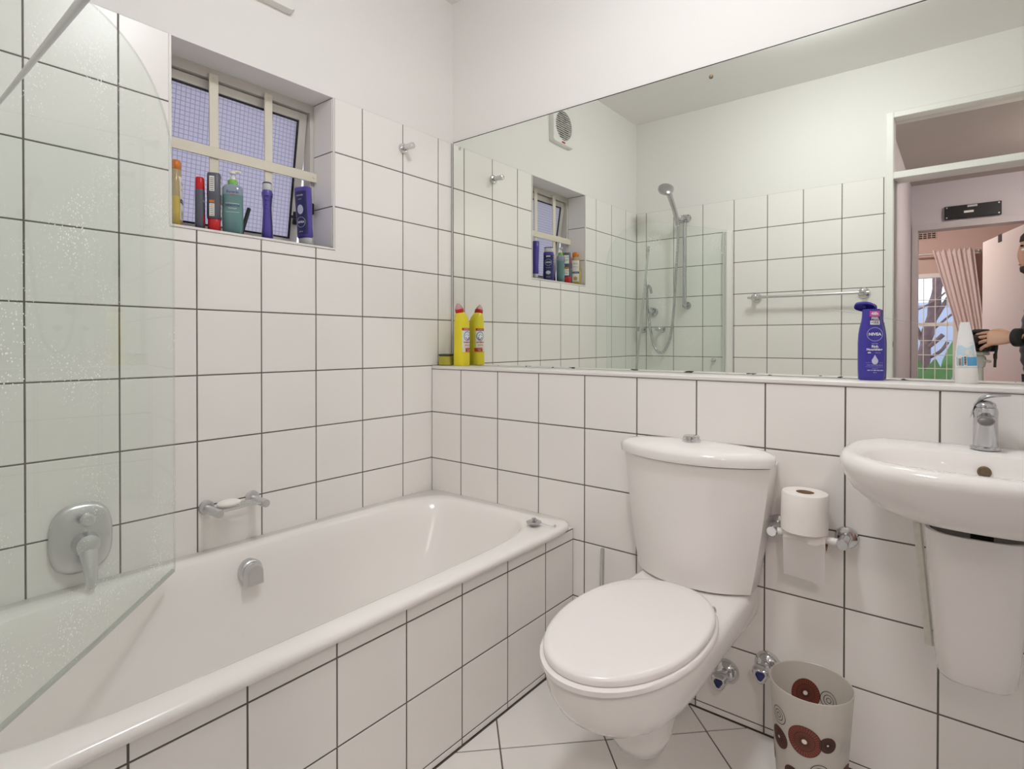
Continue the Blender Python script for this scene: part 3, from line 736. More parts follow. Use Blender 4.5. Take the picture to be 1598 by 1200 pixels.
# ------------------------------------------------------------------ toilet brush, valves
tb = thing('toilet_brush', 'toilet brush with a chrome handle standing behind the toilet', 'brush', (.872, -.052, 0.0002))
mk('handle', MB().tube([(0, 0, .13), (.006, 0, .425), (.0062, 0, .436)], [.0075, .0075, .006], 14), 'chrome', tb)
mk('holder', MB().lathe([(.042, 0), (.044, .004), (.045, .12), (.040, .132), (.012, .135)], 26), 'satin', tb)
def trihead(mb, c, r, y0, y1, tlt=0.0):
    rings = []
    for y, s in ((y0, .78), (y0-.004, .95), ((y0+y1)/2, 1.0), (y1+.004, .9), (y1, .72)):
        ring = []
        for i in range(30):
            a = 2*PI*i/30+tlt; rr = r*s*(1+.16*cos(3*a))
            ring.append((c[0]+rr*sin(a), c[1]+y, c[2]+rr*cos(a+PI)))
        rings.append(ring)
    return mb.loft(rings)
def valve(loc, label, rz):
    v = thing('stop_valve', label, 'valve', loc)
    mk('rose', MB().lathe([(.035, 0), (.034, -.008), (.024, -.020), (.016, -.024)], 28, (0, -.0006, 0), 'y'), 'chrome', v)
    mk('body', MB().lathe([(.013, -.02), (.013, -.036), (.017, -.037), (.017, -.052)], 20, (0, 0, 0), 'y'), 'satin', v)
    h = mk('valve_head', trihead(MB(), (0, 0, 0), .023, -.050, -.080), 'chrome', v)
    mk('badge', trihead(MB(), (0, 0, 0), .0115, -.0795, -.0815), 'navy', h)
valve((1.386, 0, .207), 'chrome stop valve with dark triangular badge behind the bin', 0)
valve((1.272, 0, .145), 'chrome stop valve with blue badge half hidden under toilet', 0)

# ------------------------------------------------------------------ paper holder and rolls
ph = thing('paper_holder', 'chrome toilet roll holder on the tiles beside the toilet', 'holder', (1.497, 0, .610))
for x in (-.084, .084):
    p = rosette(MB(), (x, -.0006, 0), .028, 'y', -1); p.lathe([(.0145, -.01), (.0145, -.074), (.0125, -.078)], 22, (x, 0, 0), 'y')
    mk('post', p, 'chrome', ph)
mk('spindle', MB().lathe([(.0095, -.075), (.0095, .075)], 16, (0, -.062, 0), 'x'), 'pvc', ph)
r1 = thing('used_toilet_roll', 'nearly used up toilet roll on the chrome holder with hanging sheet', 'toilet roll', (1.494, -.062, .610))
c = MB().lathe([(.024, -.05), (.024, .05), (.0195, .05), (.0195, -.05), (.024, -.05)], 28, (0, 0, -.009), 'x', False, False)
mk('paper', c, 'paper', r1)
mk('core', MB().lathe([(.0194, -.0495), (.0194, .0495), (.0188, .0495), (.0188, -.0495), (.0194, -.0495)], 24, (0, 0, -.009), 'x', False, False), 'card', r1)
sh_ = MB(); st = [(.0, -.0242, -.009+.004)]; rows_ = []
for k in range(15):
    t = k/14
    if k < 5: a = PI*.5*k/4; y, z = -.0245*cos(a*.0), -.009-.02*k/4
    y = -.0246+.010*t*t; z = -.005-.105*t
    rows_.append([(x*.049, y+.0012*sin(3*x+2*t), z-.004*x*t) for x in [-1+.25*i for i in range(9)]])
sh_.loft(rows_, False, False, False)
mk('loose_sheet', sh_, 'tissue', r1)
r2 = thing('full_toilet_roll', 'full white toilet roll standing on end on the used roll', 'toilet roll', (1.491, -.066, .6258), (0.0, .02, 0))
mk('paper', MB().lathe([(.022, 0), (.054, .0), (.0565, .003), (.0568, .05), (.0562, .099), (.054, .102), (.022, .102), (.022, 0)], 40, (0, 0, 0), 'z', False, False), 'paper', r2)
mk('core', MB().lathe([(.0219, .001), (.0219, .1015), (.0208, .1015), (.0208, .001), (.0219, .001)], 28, (0, 0, 0), 'z', False, False), 'card', r2)

# ------------------------------------------------------------------ basin
BXC = 1.853
bs = thing('wash_basin', 'white wall hung basin with chrome tap above semi pedestal', 'basin', (BXC, 0, 0))
def br(a, y0, y1, z, e=2.7, eb=7.0, n=72): return sell(0, (y0+y1)/2, a, (y0-y1)/2, z, n, e, eb)
K = -.0015
def bn_(a, yf, z, yb=0.0, e=2.6, n=80, t=.74):
    """oval plan cut off flat where it meets the wall"""
    yc = yb-(yb-yf)*.44; bb = (yb-yc)/t; r = []
    for i in range(n):
        q = 2*PI*i/n; c, s_ = cos(q), sin(q)
        x = a*math.copysign(abs(c)**(2/e), c)
        y = yc+(bb if s_ > 0 else yc-yf)*math.copysign(abs(s_)**(2/e), s_)
        r.append((x, min(y, yb), z))
    return r
K = -.0015
bo = [bn_(.10, -.190, .735, K, 2.3), bn_(.145, -.255, .739, K, 2.3), bn_(.185, -.318, .756, K, 2.4), bn_(.213, -.360, .778, K, 2.4), bn_(.234, -.392, .804, K), bn_(.248, -.414, .831, K), bn_(.2545, -.426, .852, K), bn_(.2555, -.428, .866, K), bn_(.251, -.421, .877, K), bn_(.243, -.411, .881, K-.003),
      bn_(.236, -.401, .882, -.010), br(.210, -.100, -.376, .879, 2.4, 2.6, 80), br(.204, -.106, -.369, .873, 2.4, 2.6, 80), br(.194, -.113, -.359, .852, 2.4, 2.6, 80), br(.175, -.125, -.337, .822, 2.3, 2.5, 80), br(.142, -.150, -.305, .797, 2.2, 2.4, 80), br(.08, -.19, -.265, .787, 2.0, 2.0, 80), br(.02, -.22, -.24, .785, 2, 2, 80)]
mk('bowl', MB().loft(bo), 'ceramic', bs, ang=50)
mk('overflow_ring', MB().lathe([(.0125, .002), (.0125, -.002), (.0095, -.0035), (.0095, 0)], 20, (.003, -.1215, .842), 'y'), 'brass', bs)
mk('waste', MB().lathe([(.022, 0), (.022, .003), (.012, .004)], 20, (0, -.228, .7865)), 'chrome', bs)
mk('gap_shade_pipe', MB().lathe([(.02, 0), (.02, .116)], 16, (0, -.11, .62)), 'dark', bs)  # near-black pipe added to darken the gap between basin and pedestal

pe = thing('semi_pedestal', 'white semi pedestal fixed to the tiles below the basin', 'pedestal', (BXC-.008, 0, 0))
rg = []
for z, a, yf in ((.374, .050, -.125), (.377, .064, -.145), (.390, .071, -.158), (.45, .076, -.172), (.55, .083, -.182), (.63, .089, -.190), (.705, .095, -.197), (.711, .094, -.196)):
    rg.append(br(a, K, yf, z, 3.2, 9, 48))
rg.append(br(.086, -.012, -.188, .711, 3.2, 9, 48)); rg.append(br(.078, -.012, -.178, .60, 3.2, 9, 48))
mk('shroud', MB().loft(rg), 'ceramic', pe, ang=50)
ss = thing('sealant_strip', 'thin pale strip of old sealant on tiles left of the pedestal', 'sealant', (1.745, 0, .53))
mk('strip', MB().loft([[(-.013+.026*t-.009, -.0002, .148-.294*t), (-.013+.026*t+.009, -.0002, .148-.294*t), (-.013+.026*t+.005, -.005, .148-.294*t), (-.013+.026*t-.005, -.005, .148-.294*t)] for t in [k/8 for k in range(9)]]), 'sealant', ss)

tpp = thing('basin_tap', 'chrome single lever tap on the back of the basin', 'tap', (1.859, -.052, .8822), (0, 0, 0))
mk('base_ring', MB().lathe([(.0275, 0), (.0275, .005), (.025, .007)], 32), 'tapchrome', tpp)
bd = [sell(0, -.002*k, .0225-.0002*k, .0225+.0008*k, z, 28, 2.2) for k, z in enumerate((.006, .03, .055, .072))]
bd += [sell(0, -.010, .0225, .0265, .085, 28, 2.2), sell(0, -.008, .0205, .024, .094, 28, 2.2), sell(0, -.004, .013, .016, .099, 28, 2.2)]
mk('tap_body', MB().loft(bd), 'tapchrome', tpp)
sp2 = MB().loft([[(.0155*cos(a), y+.004*sin(a), z+.0105*sin(a)) for a in [2*PI*i/20 for i in range(20)]] for y, z in ((-.015, .076), (-.032, .073), (-.046, .069), (-.049, .068))])
mk('spout', sp2, 'tapchrome', tpp)
mk('aerator', MB().loft([[((.0128)*cos(a), -.0492+.002*sin(a), .067+.0075*sin(a)) for a in [2*PI*i/18 for i in range(18)]], [(.011*cos(a), -.0503+.002*sin(a), .067+.0066*sin(a)) for a in [2*PI*i/18 for i in range(18)]]]), 'outlet', tpp)
lp = smooth_path([(-.0225, .004, .078), (-.0205, .002, .096), (-.010, -.003, .112), (.010, -.008, .121), (.042, -.014, .124)], 5)
rgs = []
for i, p in enumerate(lp):
    t = i/(len(lp)-1); w = .0215-.008*t*t; h = .0085*(1-t)+.0022
    rgs.append([(p.x+h*.5*sin(a)*(1-t), p.y+w*cos(a), p.z+h*sin(a)) for a in [2*PI*k/16 for k in range(16)]])
mk('lever', MB().loft(rgs).ball((-.001, -.006, .098), .0205, .0225, .013), 'tapchrome', tpp)

# ------------------------------------------------------------------ waste bin
bn = thing('waste_bin', 'frosted plastic waste bin printed with brown circles', 'bin', (1.528, -.166, 0.0003))
BH, BR0, BR1 = .285, .074, .093
def brad(z): return BR0+(BR1-BR0)*z/BH
mk('bin_body', MB().lathe([(.004, .001), (BR0-.004, .0), (BR0, .004), (brad(.1), .1), (brad(.2), .2), (BR1, BH), (BR1-.001, BH+.001), (BR1-.0022, BH), (brad(.2)-.0022, .2), (brad(.1)-.0022, .1), (BR0-.0025, .006), (.004, .004)], 56, c0=True, c1=True), 'frost', bn)
toC = math.atan2(CAM.y+.166, CAM.x-1.528)
def on_bin(mb, ang, zc, out=True):
    res = []
    for x, _, z in mb.v:
        zz = zc+z; r = brad(zz)+(.0006 if out else -.0030); a = ang - x/brad(zz)*(-1)
        res.append((r*cos(a), r*sin(a), zz))
    mb.v = res; return mb
def blob(r): return disc_mb(0, 0, 0, r*.3, 32).join(disc_mb(0, 0, r*.3, r*.65, 32)).join(disc_mb(0, 0, r*.65, r, 32))
def stack(parts):
    mb = MB()
    for k, (p, mi, lift) in enumerate(parts): mb.join(p, mi=mi)
    return mb
def printed(ang, zc, layers, out=True, name='printed_circle'):
    mb = MB()
    for lay, mi, lift in layers:
        l2 = MB().join(lay); res = []
        for x, _, z in l2.v:
            zz = zc+z; r = brad(zz)+((.0006+lift) if out else -(.0030+lift)); a = ang + x/brad(zz); res.append((r*cos(a), r*sin(a), zz))
        l2.v = res; mb.join(l2, mi=mi)
    return mk(name, mb, ['brown', 'ink', 'labelw', 'brown2', 'satin'], bn, smooth=False)
def rings_(rs, w=.0011, sq=1.0): return [(disc_mb(0, 0, r-w, r, 32, sq), 1, .0002) for r in rs]
def spokes(r0, r1, n, w=.0011):
    mb = MB()
    for k in range(n):
        a = 2*PI*k/n; c, s_ = cos(a), sin(a); px, pz = -s_*w/2, c*w/2
        for q in range(4):
            a0, a1 = r0+(r1-r0)*q/4, r0+(r1-r0)*(q+1)/4
            mb.add([(a0*c+px, 0, a0*s_+pz), (a1*c+px, 0, a1*s_+pz), (a1*c-px, 0, a1*s_-pz), (a0*c-px, 0, a0*s_-pz)], [(0, 1, 2, 3)])
    return mb
def bigflower(r): return [(blob(r), 0, 0), (spokes(r*.22, r*.98, 34), 1, .0002)]+rings_([r, r*.62, r*.24])+[(disc_mb(0, 0, 0, r*.15, 20), 2, .0004)]
def dotflower(r): return [(blob(r), 3, 0), (spokes(r*.2, r*.95, 22), 1, .0002)]+rings_([r, r*.8, r*.6, r*.4], .0007)+[(disc_mb(0, 0, 0, r*.12, 16), 2, .0004)]
def spiral(r): return rings_([r, r*.62, r*.3], .0016)
printed(toC-.15, .186, bigflower(.037)); printed(toC+.42, .188, dotflower(.019)); printed(toC-.92, .160, dotflower(.026)); printed(toC-.88, .216, spiral(.021))
printed(toC+.24, .118, spiral(.021)); printed(toC-.5, .09, dotflower(.02)); printed(toC+.95, .176, [(spokes(.0, .022, 40, .0006), 4, 0)]); printed(toC+1.15, .10, bigflower(.028)); printed(toC-1.6, .10, bigflower(.026))
printed(toC+PI+.15, .208, bigflower(.036), False); printed(toC+PI-.50, .208, spiral(.022), False); printed(toC+PI+.15, .14, dotflower(.02), False)

# ------------------------------------------------------------------ bottles
def bottle(parent, name, prof, m, n=40):
    """prof: list of (z, a, b, e[, dx])"""
    rg = [sell(p[4] if len(p) > 4 else 0, 0, p[1], p[2], p[0], n, p[3]) for p in prof]
    return mk(name, MB().loft(rg), m, parent, ang=50)
def front(prof):
    def fn(x, z):
        for p, q in zip(prof, prof[1:]):
            if p[0] <= z <= q[0]:
                t = (z-p[0])/max(1e-9, q[0]-p[0]); a = p[1]+t*(q[1]-p[1]); b = p[2]+t*(q[2]-p[2]); e = p[3]+t*(q[3]-p[3]); break
        else: a, b, e = prof[-1][1:4]
        return -b*max(0, 1-min(1, abs(x)/a)**e)**(1/e)
    return fn
# lotion bottle on the ledge
lo = thing('lotion_bottle', 'blue body lotion bottle with flip cap open on the ledge', 'bottle', (1.622, .0995, ZL+.0003), (0, 0, .24))
pf = [(0, .028, .016, 3), (.003, .0305, .018, 3), (.03, .0315, .0185, 2.8), (.10, .0318, .0185, 2.7), (.125, .0305, .018, 2.6), (.145, .0275, .0175, 2.5), (.160, .0238, .017, 2.4), (.172, .0222, .0168, 2.4), (.190, .0216, .0168, 2.4), (.1925, .0205, .016, 2.4)]
bottle(lo, 'bottle_body', pf, 'blue', 48); ff = front(pf)
def prt(parent, items, fn, name='print', eps=.0004):
    ms = []; mb = MB()
    for k, (q, m_) in enumerate(items):
        if m_ not in ms: ms.append(m_)
        q = MB().join(q); wrap(q, fn, eps+.00018*k); mb.join(q, mi=ms.index(m_))
    return mk(name, mb, ms, parent, smooth=False)
X0 = .006
prt(lo, [(quad_mb(X0-.012, X0+.012, .172, .187), 'magenta'), (text_mb('48h', .011, X0, .1795, .0003), 'white'), (quad_mb(X0-.010, X0+.012, .1615, .1715), 'bluedk'), (text_mb('FEEL', .0095, X0+.001, .1665, .0002), 'white'), (quad_mb(X0-.011, X0+.0115, .150, .161), 'labelw'), (text_mb('+SEE', .009, X0, .1555, .0002), 'navy'),
         (disc_mb(X0, .124, .0175, .0185, 40), 'silver'), (text_mb('NIVEA', .0105, X0, .124, .0004), 'white'),
         (text_mb('BODY MILK', .0028, X0, .0985), 'white'), (text_mb('Rich', .009, X0, .091, .0003), 'white'), (text_mb('Nourishing', .0082, X0-.001, .083, .0003), 'white'), (text_mb('48h', .0055, X0-.013, .0745, .0002), 'white'), (text_mb('deep care', .003, X0+.007, .0745), 'white'),
         (disc_mb(X0, .052, 0, .0075, 24, 1.2), 'silver'), (MB().add([(X0-.0062, 0, .056), (X0+.0062, 0, .056), (X0, 0, .069)], [(0, 1, 2)]), 'silver'),
         (quad_mb(X0-.022, X0-.009, .0475, .0479), 'silver'), (quad_mb(X0+.009, X0+.02, .0475, .0479), 'silver'), (text_mb('DEEP MOISTURE SERUM', .0035, X0, .041), 'silver'), (quad_mb(X0-.022, X0+.02, .0360, .0364), 'silver'), (text_mb('almond oil', .003, X0, .032), 'silver'), (text_mb('DRY TO VERY DRY SKIN', .0034, X0+.001, .027, .0001), 'white'), (text_mb('400 ml', .003, X0, .021), 'white')], ff)
lidm = MB().loft([sell(0, 0, a, b, z, 32, 2.3) for a, b, z in ((.015, .011, .006), (.022, .015, .004), (.0245, .0175, .0), (.0245, .0175, -.005), (.0225, .0155, -.005), (.0215, .0145, -.001), (.016, .011, .001))])
lidm.ball((0, 0, -.003), .004, .004, .004, 10, 6)
lidm.xf(Matrix.Translation((-.016, .003, .203)) @ Matrix.Rotation(math.radians(7), 4, 'Y') @ Matrix.Rotation(math.radians(-36), 4, 'X') @ Matrix.Translation((0, 0, -.002)))
mk('flip_cap', lidm, 'blue', lo)

# white tube standing on its cap
tu = thing('cream_tube', 'white and blue cream tube standing upside down on the ledge', 'tube', (1.826, .0985, ZL+.0003), (0, -.03, .15))
tpf = [(.040, .0222, .017, 2.4), (.043, .0226, .0175, 2.2), (.07, .0212, .015, 2.1), (.10, .0178, .011, 2.1), (.130, .0135, .0055, 2.2), (.147, .0105, .0015, 3), (.153, .0098, .0009, 4)]
bottle(tu, 'tube_body', tpf, 'white', 44); tf = front(tpf)
bottle(tu, 'cap', [(0, .0222, .017, 2.6), (.002, .0235, .018, 2.5), (.037, .0228, .0175, 2.4), (.0395, .0222, .017, 2.4)], 'pvc', 40)
prt(tu, [(quad_mb(-.0195, .0205, .0445, .066, 14), 'tubeblue'), (MB().add([(-.0185+.0037*k, 0, .066+.004*sin(k*1.1)+.002) for k in range(11)]+[(-.0185+.0037*k, 0, .092+.004*sin(k*.9)) for k in range(11)], [(k, k+1, k+12, k+11) for k in range(10)]), 'tubelt'),
         (disc_mb(.004, .078, 0, .008, 20), 'labelw'), (quad_mb(-.0075, -.0005, .043, .070), 'labelw'), (quad_mb(-.0185, -.0105, .043, .068), 'labelw')]
     + [(quad_mb(-.0062+.0, -.0020, .047+.0035*k, .047+.0035*k+.0018+.0006*(k % 2)), 'ink') for k in range(6)] + [(quad_mb(-.0172, -.0118, .046+.003*k, .046+.003*k+.0014), 'ink') for k in range(6)]
     + [(text_mb('A5', .008, .010, .100), 'tubelt')], tf, eps=.0005)

# two yellow cleaner bottles and sponge
def cleaner(loc, rz, label, flip):
    t = thing('cleaner_bottle', label, 'bottle', loc, (0, 0, rz))
    p = [(0, .031, .024, 3.5), (.004, .034, .027, 3.5), (.060, .034, .027, 3.2), (.064, .0335, .0265, 3.2), (.150, .0335, .0265, 3), (.19, .033, .026, 2.8), (.212, .029, .024, 2.5, .003*flip), (.226, .022, .020, 2.2, .008*flip), (.234, .0175, .0165, 2, .012*flip)]
    bottle(t, 'bottle_body', p, 'yellow', 40); fn = front(p)
    c = MB().lathe([(.017, -.004), (.0185, -.002), (.0185, .012), (.0175, .014)], 24)
    Mx = Matrix.Translation((.013*flip, 0, .233)) @ Matrix.Rotation(-.30*flip*-1, 4, 'Y'); c.xf(Mx)
    mk('collar', c, 'red', t)
    c2 = MB().lathe([(.0165, .014), (.0150, .020), (.0105, .028), (.0065, .034), (.004, .037)], 22).xf(Mx)
    mk('cap', c2, 'pinkcap', t)
    y0 = .0
    prt(t, [(quad_mb(-.023, .0325, .152, .163, 10), 'redp'), (quad_mb(-.023, .0325, .078, .152, 10), 'labelw'), (text_mb('DOMESTOS', .0068, .004, .1575), 'white'),
            (disc_mb(.006, .128, .0165, .021, 36), 'bluep'), (disc_mb(.006, .128, 0, .0165, 30), 'white'), (MB().add([(-.008, 0, .131), (.018, 0, .129), (.008, 0, .139)], [(0, 1, 2)]), 'navy'), (MB().add([(-.007, 0, .123), (.020, 0, .124), (.016, 0, .114), (.002, 0, .115)], [(0, 1, 2, 3)]), 'navy'), (MB().add([(.002, 0, .1165), (.016, 0, .1165), (.014, 0, .1125), (.004, 0, .1125)], [(0, 1, 2, 3)]), 'redp'),
            (text_mb('DOMESTOS', .0085, .005, .101, .0003), 'redp'), (text_mb('24H PLUS', .0075, .005, .089, .0002), 'redp'), (quad_mb(-.018, .022, .0825, .0829), 'bluep'),
            (quad_mb(-.023, -.008, .060, .076), 'labelw'), (quad_mb(-.006, .0325, .060, .076), 'redp'), (text_mb('KILLS ALL', .0055, .011, .0705), 'white'), (text_mb('GERMS', .0055, .011, .064), 'white'), (text_mb('750', .006, -.0155, .068), 'bluep')], fn)
    return t
cleaner((.108, .076, ZL+.0003), PI/2, 'yellow cleaner bottle with red collar next to the sponge on the ledge', -1)
sg = thing('sponge', 'small yellow green scouring sponge on the ledge in the corner', 'sponge', (.040, .050, ZL+.0003), (0, 0, .5))
mk('foam', MB().box(-.026, .026, -.03, .03, 0, .042, .004), 'sponge', sg)
mk('scouring_pad', MB().box(-.0265, .0265, -.0305, .0305, .042, .050, .002), 'scour', sg)

# things on the window sill; fronts face the mirror wall
def sill(x, y, rz=2.62): return (x, y, NZ0+.0003), (0, 0, rz)
l, r = sill(-.050, -.997)
sh1 = thing('shampoo_bottle', 'half empty golden shampoo bottle with amber cap on window sill', 'bottle', l, r)
p1 = [(0, .026, .012, 2.6), (.004, .030, .0145, 2.6), (.05, .034, .0155, 2.5), (.088, .033, .0155, 2.5)]
p2 = [(.088, .033, .0155, 2.5), (.13, .030, .0150, 2.4), (.160, .024, .0135, 2.3), (.172, .018, .0125, 2.2)]
bottle(sh1, 'shampoo_fill', p1, 'shampoo'); bottle(sh1, 'bottle_top', p2, 'shampoo2'); bottle(sh1, 'cap', [(.172, .0185, .0125, 2.2), (.174, .020, .0135, 2.2), (.196, .019, .013, 2.2), (.2, .015, .010, 2.2)], 'orange')
pa = front(p1+p2[1:])
prt(sh1, [(quad_mb(-.022, .022, .02, .15, 10), 'sponge' if False else 'labelw'), (text_mb('GLISS', .012, 0, .13), 'brown'), (text_mb('OIL REPAIR', .007, 0, .11), 'brown'), (quad_mb(-.022, .022, .070, .082), 'navy'), (text_mb('SHAMPOO', .007, 0, .076), 'white'), (disc_mb(0, .04, 0, .012), 'shampoo'), (text_mb('400 ml', .005, 0, .04), 'brown')], pa)
l, r = sill(-.056, -.927)
s2 = thing('shower_gel', 'slate grey shower gel bottle upright with red cap on top', 'bottle', l, r)
p3 = [(0, .020, .011, 3), (.003, .023, .0128, 3), (.03, .024, .0132, 3), (.120, .023, .013, 3), (.126, .022, .0125, 3)]
bottle(s2, 'bottle_body', p3, 'greyb'); bottle(s2, 'cap', [(.126, .0205, .0118, 3), (.128, .0215, .0125, 3), (.162, .020, .0120, 3), (.165, .018, .0105, 3)], 'red')
prt(s2, [(quad_mb(-.018, .018, .02, .05), 'redp'), (text_mb('MEN CARE', .008, 0, .09), 'white'), (text_mb('CLEAN', .008, 0, .07), 'white'), (text_mb('250', .006, 0, .035), 'white')], front(p3))
l, r = sill(-.045, -.889)
s3 = thing('shower_gel', 'taller slate grey shower gel bottle standing on its red cap', 'bottle', l, r)
bottle(s3, 'cap', [(0, .021, .0165, 3.2), (.002, .0225, .018, 3.2), (.038, .0225, .0178, 3.2), (.040, .0215, .017, 3.2)], 'red')
p4 = [(.040, .024, .0185, 3.6), (.043, .0255, .0195, 3.6), (.085, .026, .0200, 3.6), (.100, .0245, .0195, 3.4), (.115, .026, .020, 3.6), (.180, .0255, .0195, 3.6), (.1835, .023, .0175, 3.6)]
bottle(s3, 'bottle_body', p4, 'greyb')
prt(s3, [(quad_mb(-.017, .017, .046, .169), 'greyb'), (quad_mb(-.016, .016, .118, .168), 'labelw'), (text_mb('MEN CARE', .008, 0, .155), 'greyb'), (text_mb('FRESH', .009, 0, .138), 'greyb'), (quad_mb(-.016, .016, .088, .096), 'orange'), (quad_mb(-.016, .016, .048, .086), 'labelw'), (text_mb('BODY + FACE', .0055, 0, .075), 'ink'), (text_mb('WASH', .0075, 0, .06), 'ink')], front(p4))
# print on its narrow side, facing the room
sd3 = [(quad_mb(-.003, .011, .125, .172, 2), 'labelw'), (quad_mb(-.003, .011, .089, .097, 2), 'orange'), (quad_mb(-.003, .011, .047, .086, 2), 'labelw')] + [(quad_mb(-.001, .009, .128+.006*k, .1298+.006*k, 1), 'ink') for k in range(7)] + [(quad_mb(-.001, .009, .05+.006*k, .0516+.006*k, 1), 'ink') for k in range(6)]
mb = MB(); ms = ['labelw', 'orange', 'ink']
for k, (q, m_) in enumerate(sd3): mb.join(MB().add([(-.0262-.0001*k, x, z) for x, y, z in q.v], q.f), mi=ms.index(m_))
for k, (nm_, q0) in enumerate((('upper_label', lambda q: q > .11), ('lower_label', lambda q: q < .11))):
    m2 = MB()
    for (q, m_) in sd3:
        if q0(q.v[0][2]): m2.join(MB().add([(-.0262-.0001*ms.index(m_), x, z) for x, y, z in q.v], q.f), mi=ms.index(m_))
    mk(nm_, m2, ms, s3, smooth=False)
l, r = sill(-.048, -.830, math.radians(62))
s4 = thing('face_wash_bottle', 'clear teal face wash bottle with white pump and green collar', 'bottle', l, r)
p5 = [(0, .026, .020, 2.8), (.003, .0295, .0235, 2.8), (.05, .031, .0245, 2.8), (.128, .031, .0245, 2.8)]
p6 = [(.128, .031, .0245, 2.8), (.150, .0305, .024, 2.7), (.158, .027, .021, 2.5), (.163, .016, .015, 2.1)]
bottle(s4, 'gel_fill', p5, 'gel'); bottle(s4, 'bottle_top', p6, 'gelclear'); mk('collar', MB().lathe([(.015, .162), (.0155, .164), (.0145, .177), (.012, .179)], 24), 'green', s4)
mk('pump', MB().lathe([(.008, .179), (.0075, .190), (.004, .191), (.004, .198), (.011, .199), (.011, .205), (.006, .208)], 18).tube(smooth_path([(0, 0, .203), (.016, -.008, .205), (.026, -.013, .201)], 4), [.0055]*4+[.0045]*5, 10), 'pvc', s4)
prt(s4, [(text_mb('Eucerin', .0115, 0, .136, .0002), 'navy'), (MB().add([(-.008, 0, .128), (.008, 0, .128), (0, 0, .1245)], [(0, 1, 2)]), 'redp')], front(p5+p6[1:]), name='brand_print')
prt(s4, [(text_mb('DERMOPURE', .0072, 0, .092, .0002), 'navy'), (quad_mb(-.02, .02, .0985, .0992), 'white'), (quad_mb(-.02, .02, .071, .0716), 'white'), (text_mb('cleansing gel', .005, 0, .0835), 'labelw')], front(p5+p6[1:]))
bk = thing('black_brush', 'thin black handle leaning behind the teal face wash bottle', 'brush', (-.066, -.797, NZ0+.0003), (math.radians(-16), 0, 0))
mk('brush_handle', MB().box(-.004, .004, -.006, .006, 0.002, .108, .002), 'black', bk)
l, r = sill(-.052, -.712)
s5 = thing('body_wash', 'violet blue body wash bottle standing upright with pale cap on top', 'bottle', l, r)
p7 = [(0, .027, .016, 3), (.003, .0305, .0185, 3), (.04, .032, .0168, 2.8), (.10, .030, .0138, 2.6), (.135, .029, .0148, 2.6), (.158, .030, .0185, 2.6), (.168, .027, .0155, 2.5)]
bottle(s5, 'bottle_body', p7, 'blue2'); bottle(s5, 'cap', [(.168, .025, .0148, 2.6), (.170, .026, .0155, 2.6), (.190, .0255, .0148, 2.6)], 'capgrey'); bottle(s5, 'cap_rim', [(.190, .026, .0152, 2.6), (.194, .0255, .0148, 2.6), (.196, .022, .012, 2.6)], 'bluedk')
prt(s5, [(quad_mb(-.026, .026, .012, .150, 12), 'bluedk'), (quad_mb(-.012, .012, .138, .146), 'labelw'), (disc_mb(0, .108, .0175, .0188, 32), 'silver'), (text_mb('NIVEA', .0105, 0, .108, .0003), 'white'), (text_mb('creme soft', .0065, 0, .078), 'silver'), (disc_mb(0, .05, 0, .014, 24, .75), 'silver'), (text_mb('SHOWER', .0055, 0, .024), 'white')], front(p7))
for k in range(5):
    mk('grip_ridge', MB().ball((-.0300+.0004*k, 0, .148-.0145*k), .0028, .0075, .0032, 12, 8), 'blue2', s5)
l = (-.050, -.570, NZ0+.0045)
s6 = thing('body_wash', 'violet blue body wash bottle leaning on its pale cap', 'bottle', l, (math.radians(2), math.radians(-1.5), .28))
bottle(s6, 'cap', [(0, .023, .0140, 2.6), (.002, .0245, .0152, 2.6), (.024, .025, .0155, 2.6)], 'capgrey')
p8 = [(.0245, .026, .0165, 2.6), (.030, .030, .0195, 2.6), (.06, .0295, .0170, 2.6), (.10, .0305, .0170, 2.7), (.16, .032, .0185, 2.8), (.203, .0315, .0185, 3), (.206, .028, .015, 3)]
bottle(s6, 'bottle_body', p8, 'blue2')
prt(s6, [(quad_mb(-.026, .026, .036, .190, 12), 'bluedk'), (text_mb('SHOWER', .007, 0, .175), 'white'), (text_mb('cream', .006, 0, .162), 'silver'), (disc_mb(0, .125, 0, .013, 24, 1.3), 'silver'), (disc_mb(0, .08, .0175, .0188, 32), 'silver'), (text_mb('NIVEA', .0105, 0, .08, .0003), 'white'), (text_mb('250 ml', .006, 0, .046), 'white')], front(p8))
for k in range(4):
    mk('grip_ridge', MB().ball((-.0292-.0006*k, 0, .045+.0145*k), .0028, .0075, .0032, 12, 8), 'blue2', s6)

# ------------------------------------------------------------------ doorway, lobby, bedroom (seen in the mirror)
d1 = struct_empty('door_1', (0, YF, 0))
fi0, fi1 = 1.519, 2.278
mb = MB(); yb, yf_ = -.125, .009
mb.box(DX0-.003, fi0, yb, yf_, 0, DZ, .003); mb.box(fi1, DX1+.003, yb, yf_, 0, DZ, .003); mb.box(fi0, fi1, yb, yf_, DZ-.033, DZ, .003)
mk('frame', mb, 'paint', d1)
mk('transom_bar', MB().box(fi0, fi1, yb, yf_, 1.998, 2.036, .003), 'paint', d1)
mk('door_stop', MB().box(fi0, fi0+.012, yb, -.05, 0, 1.998).box(fi1-.012, fi1, yb, -.05, 0, 1.998), 'jamb', d1, smooth=False)
mk('fanlight_pane', MB().box(fi0+.001, fi1-.001, -.062, -.057, 2.037, DZ-.034), 'pane', d1, smooth=False)
mk('strike_plate', MB().box(fi0-.0005, fi0+.001, -.03, -.012, 1.09, 1.12), 'brass', d1, smooth=False)
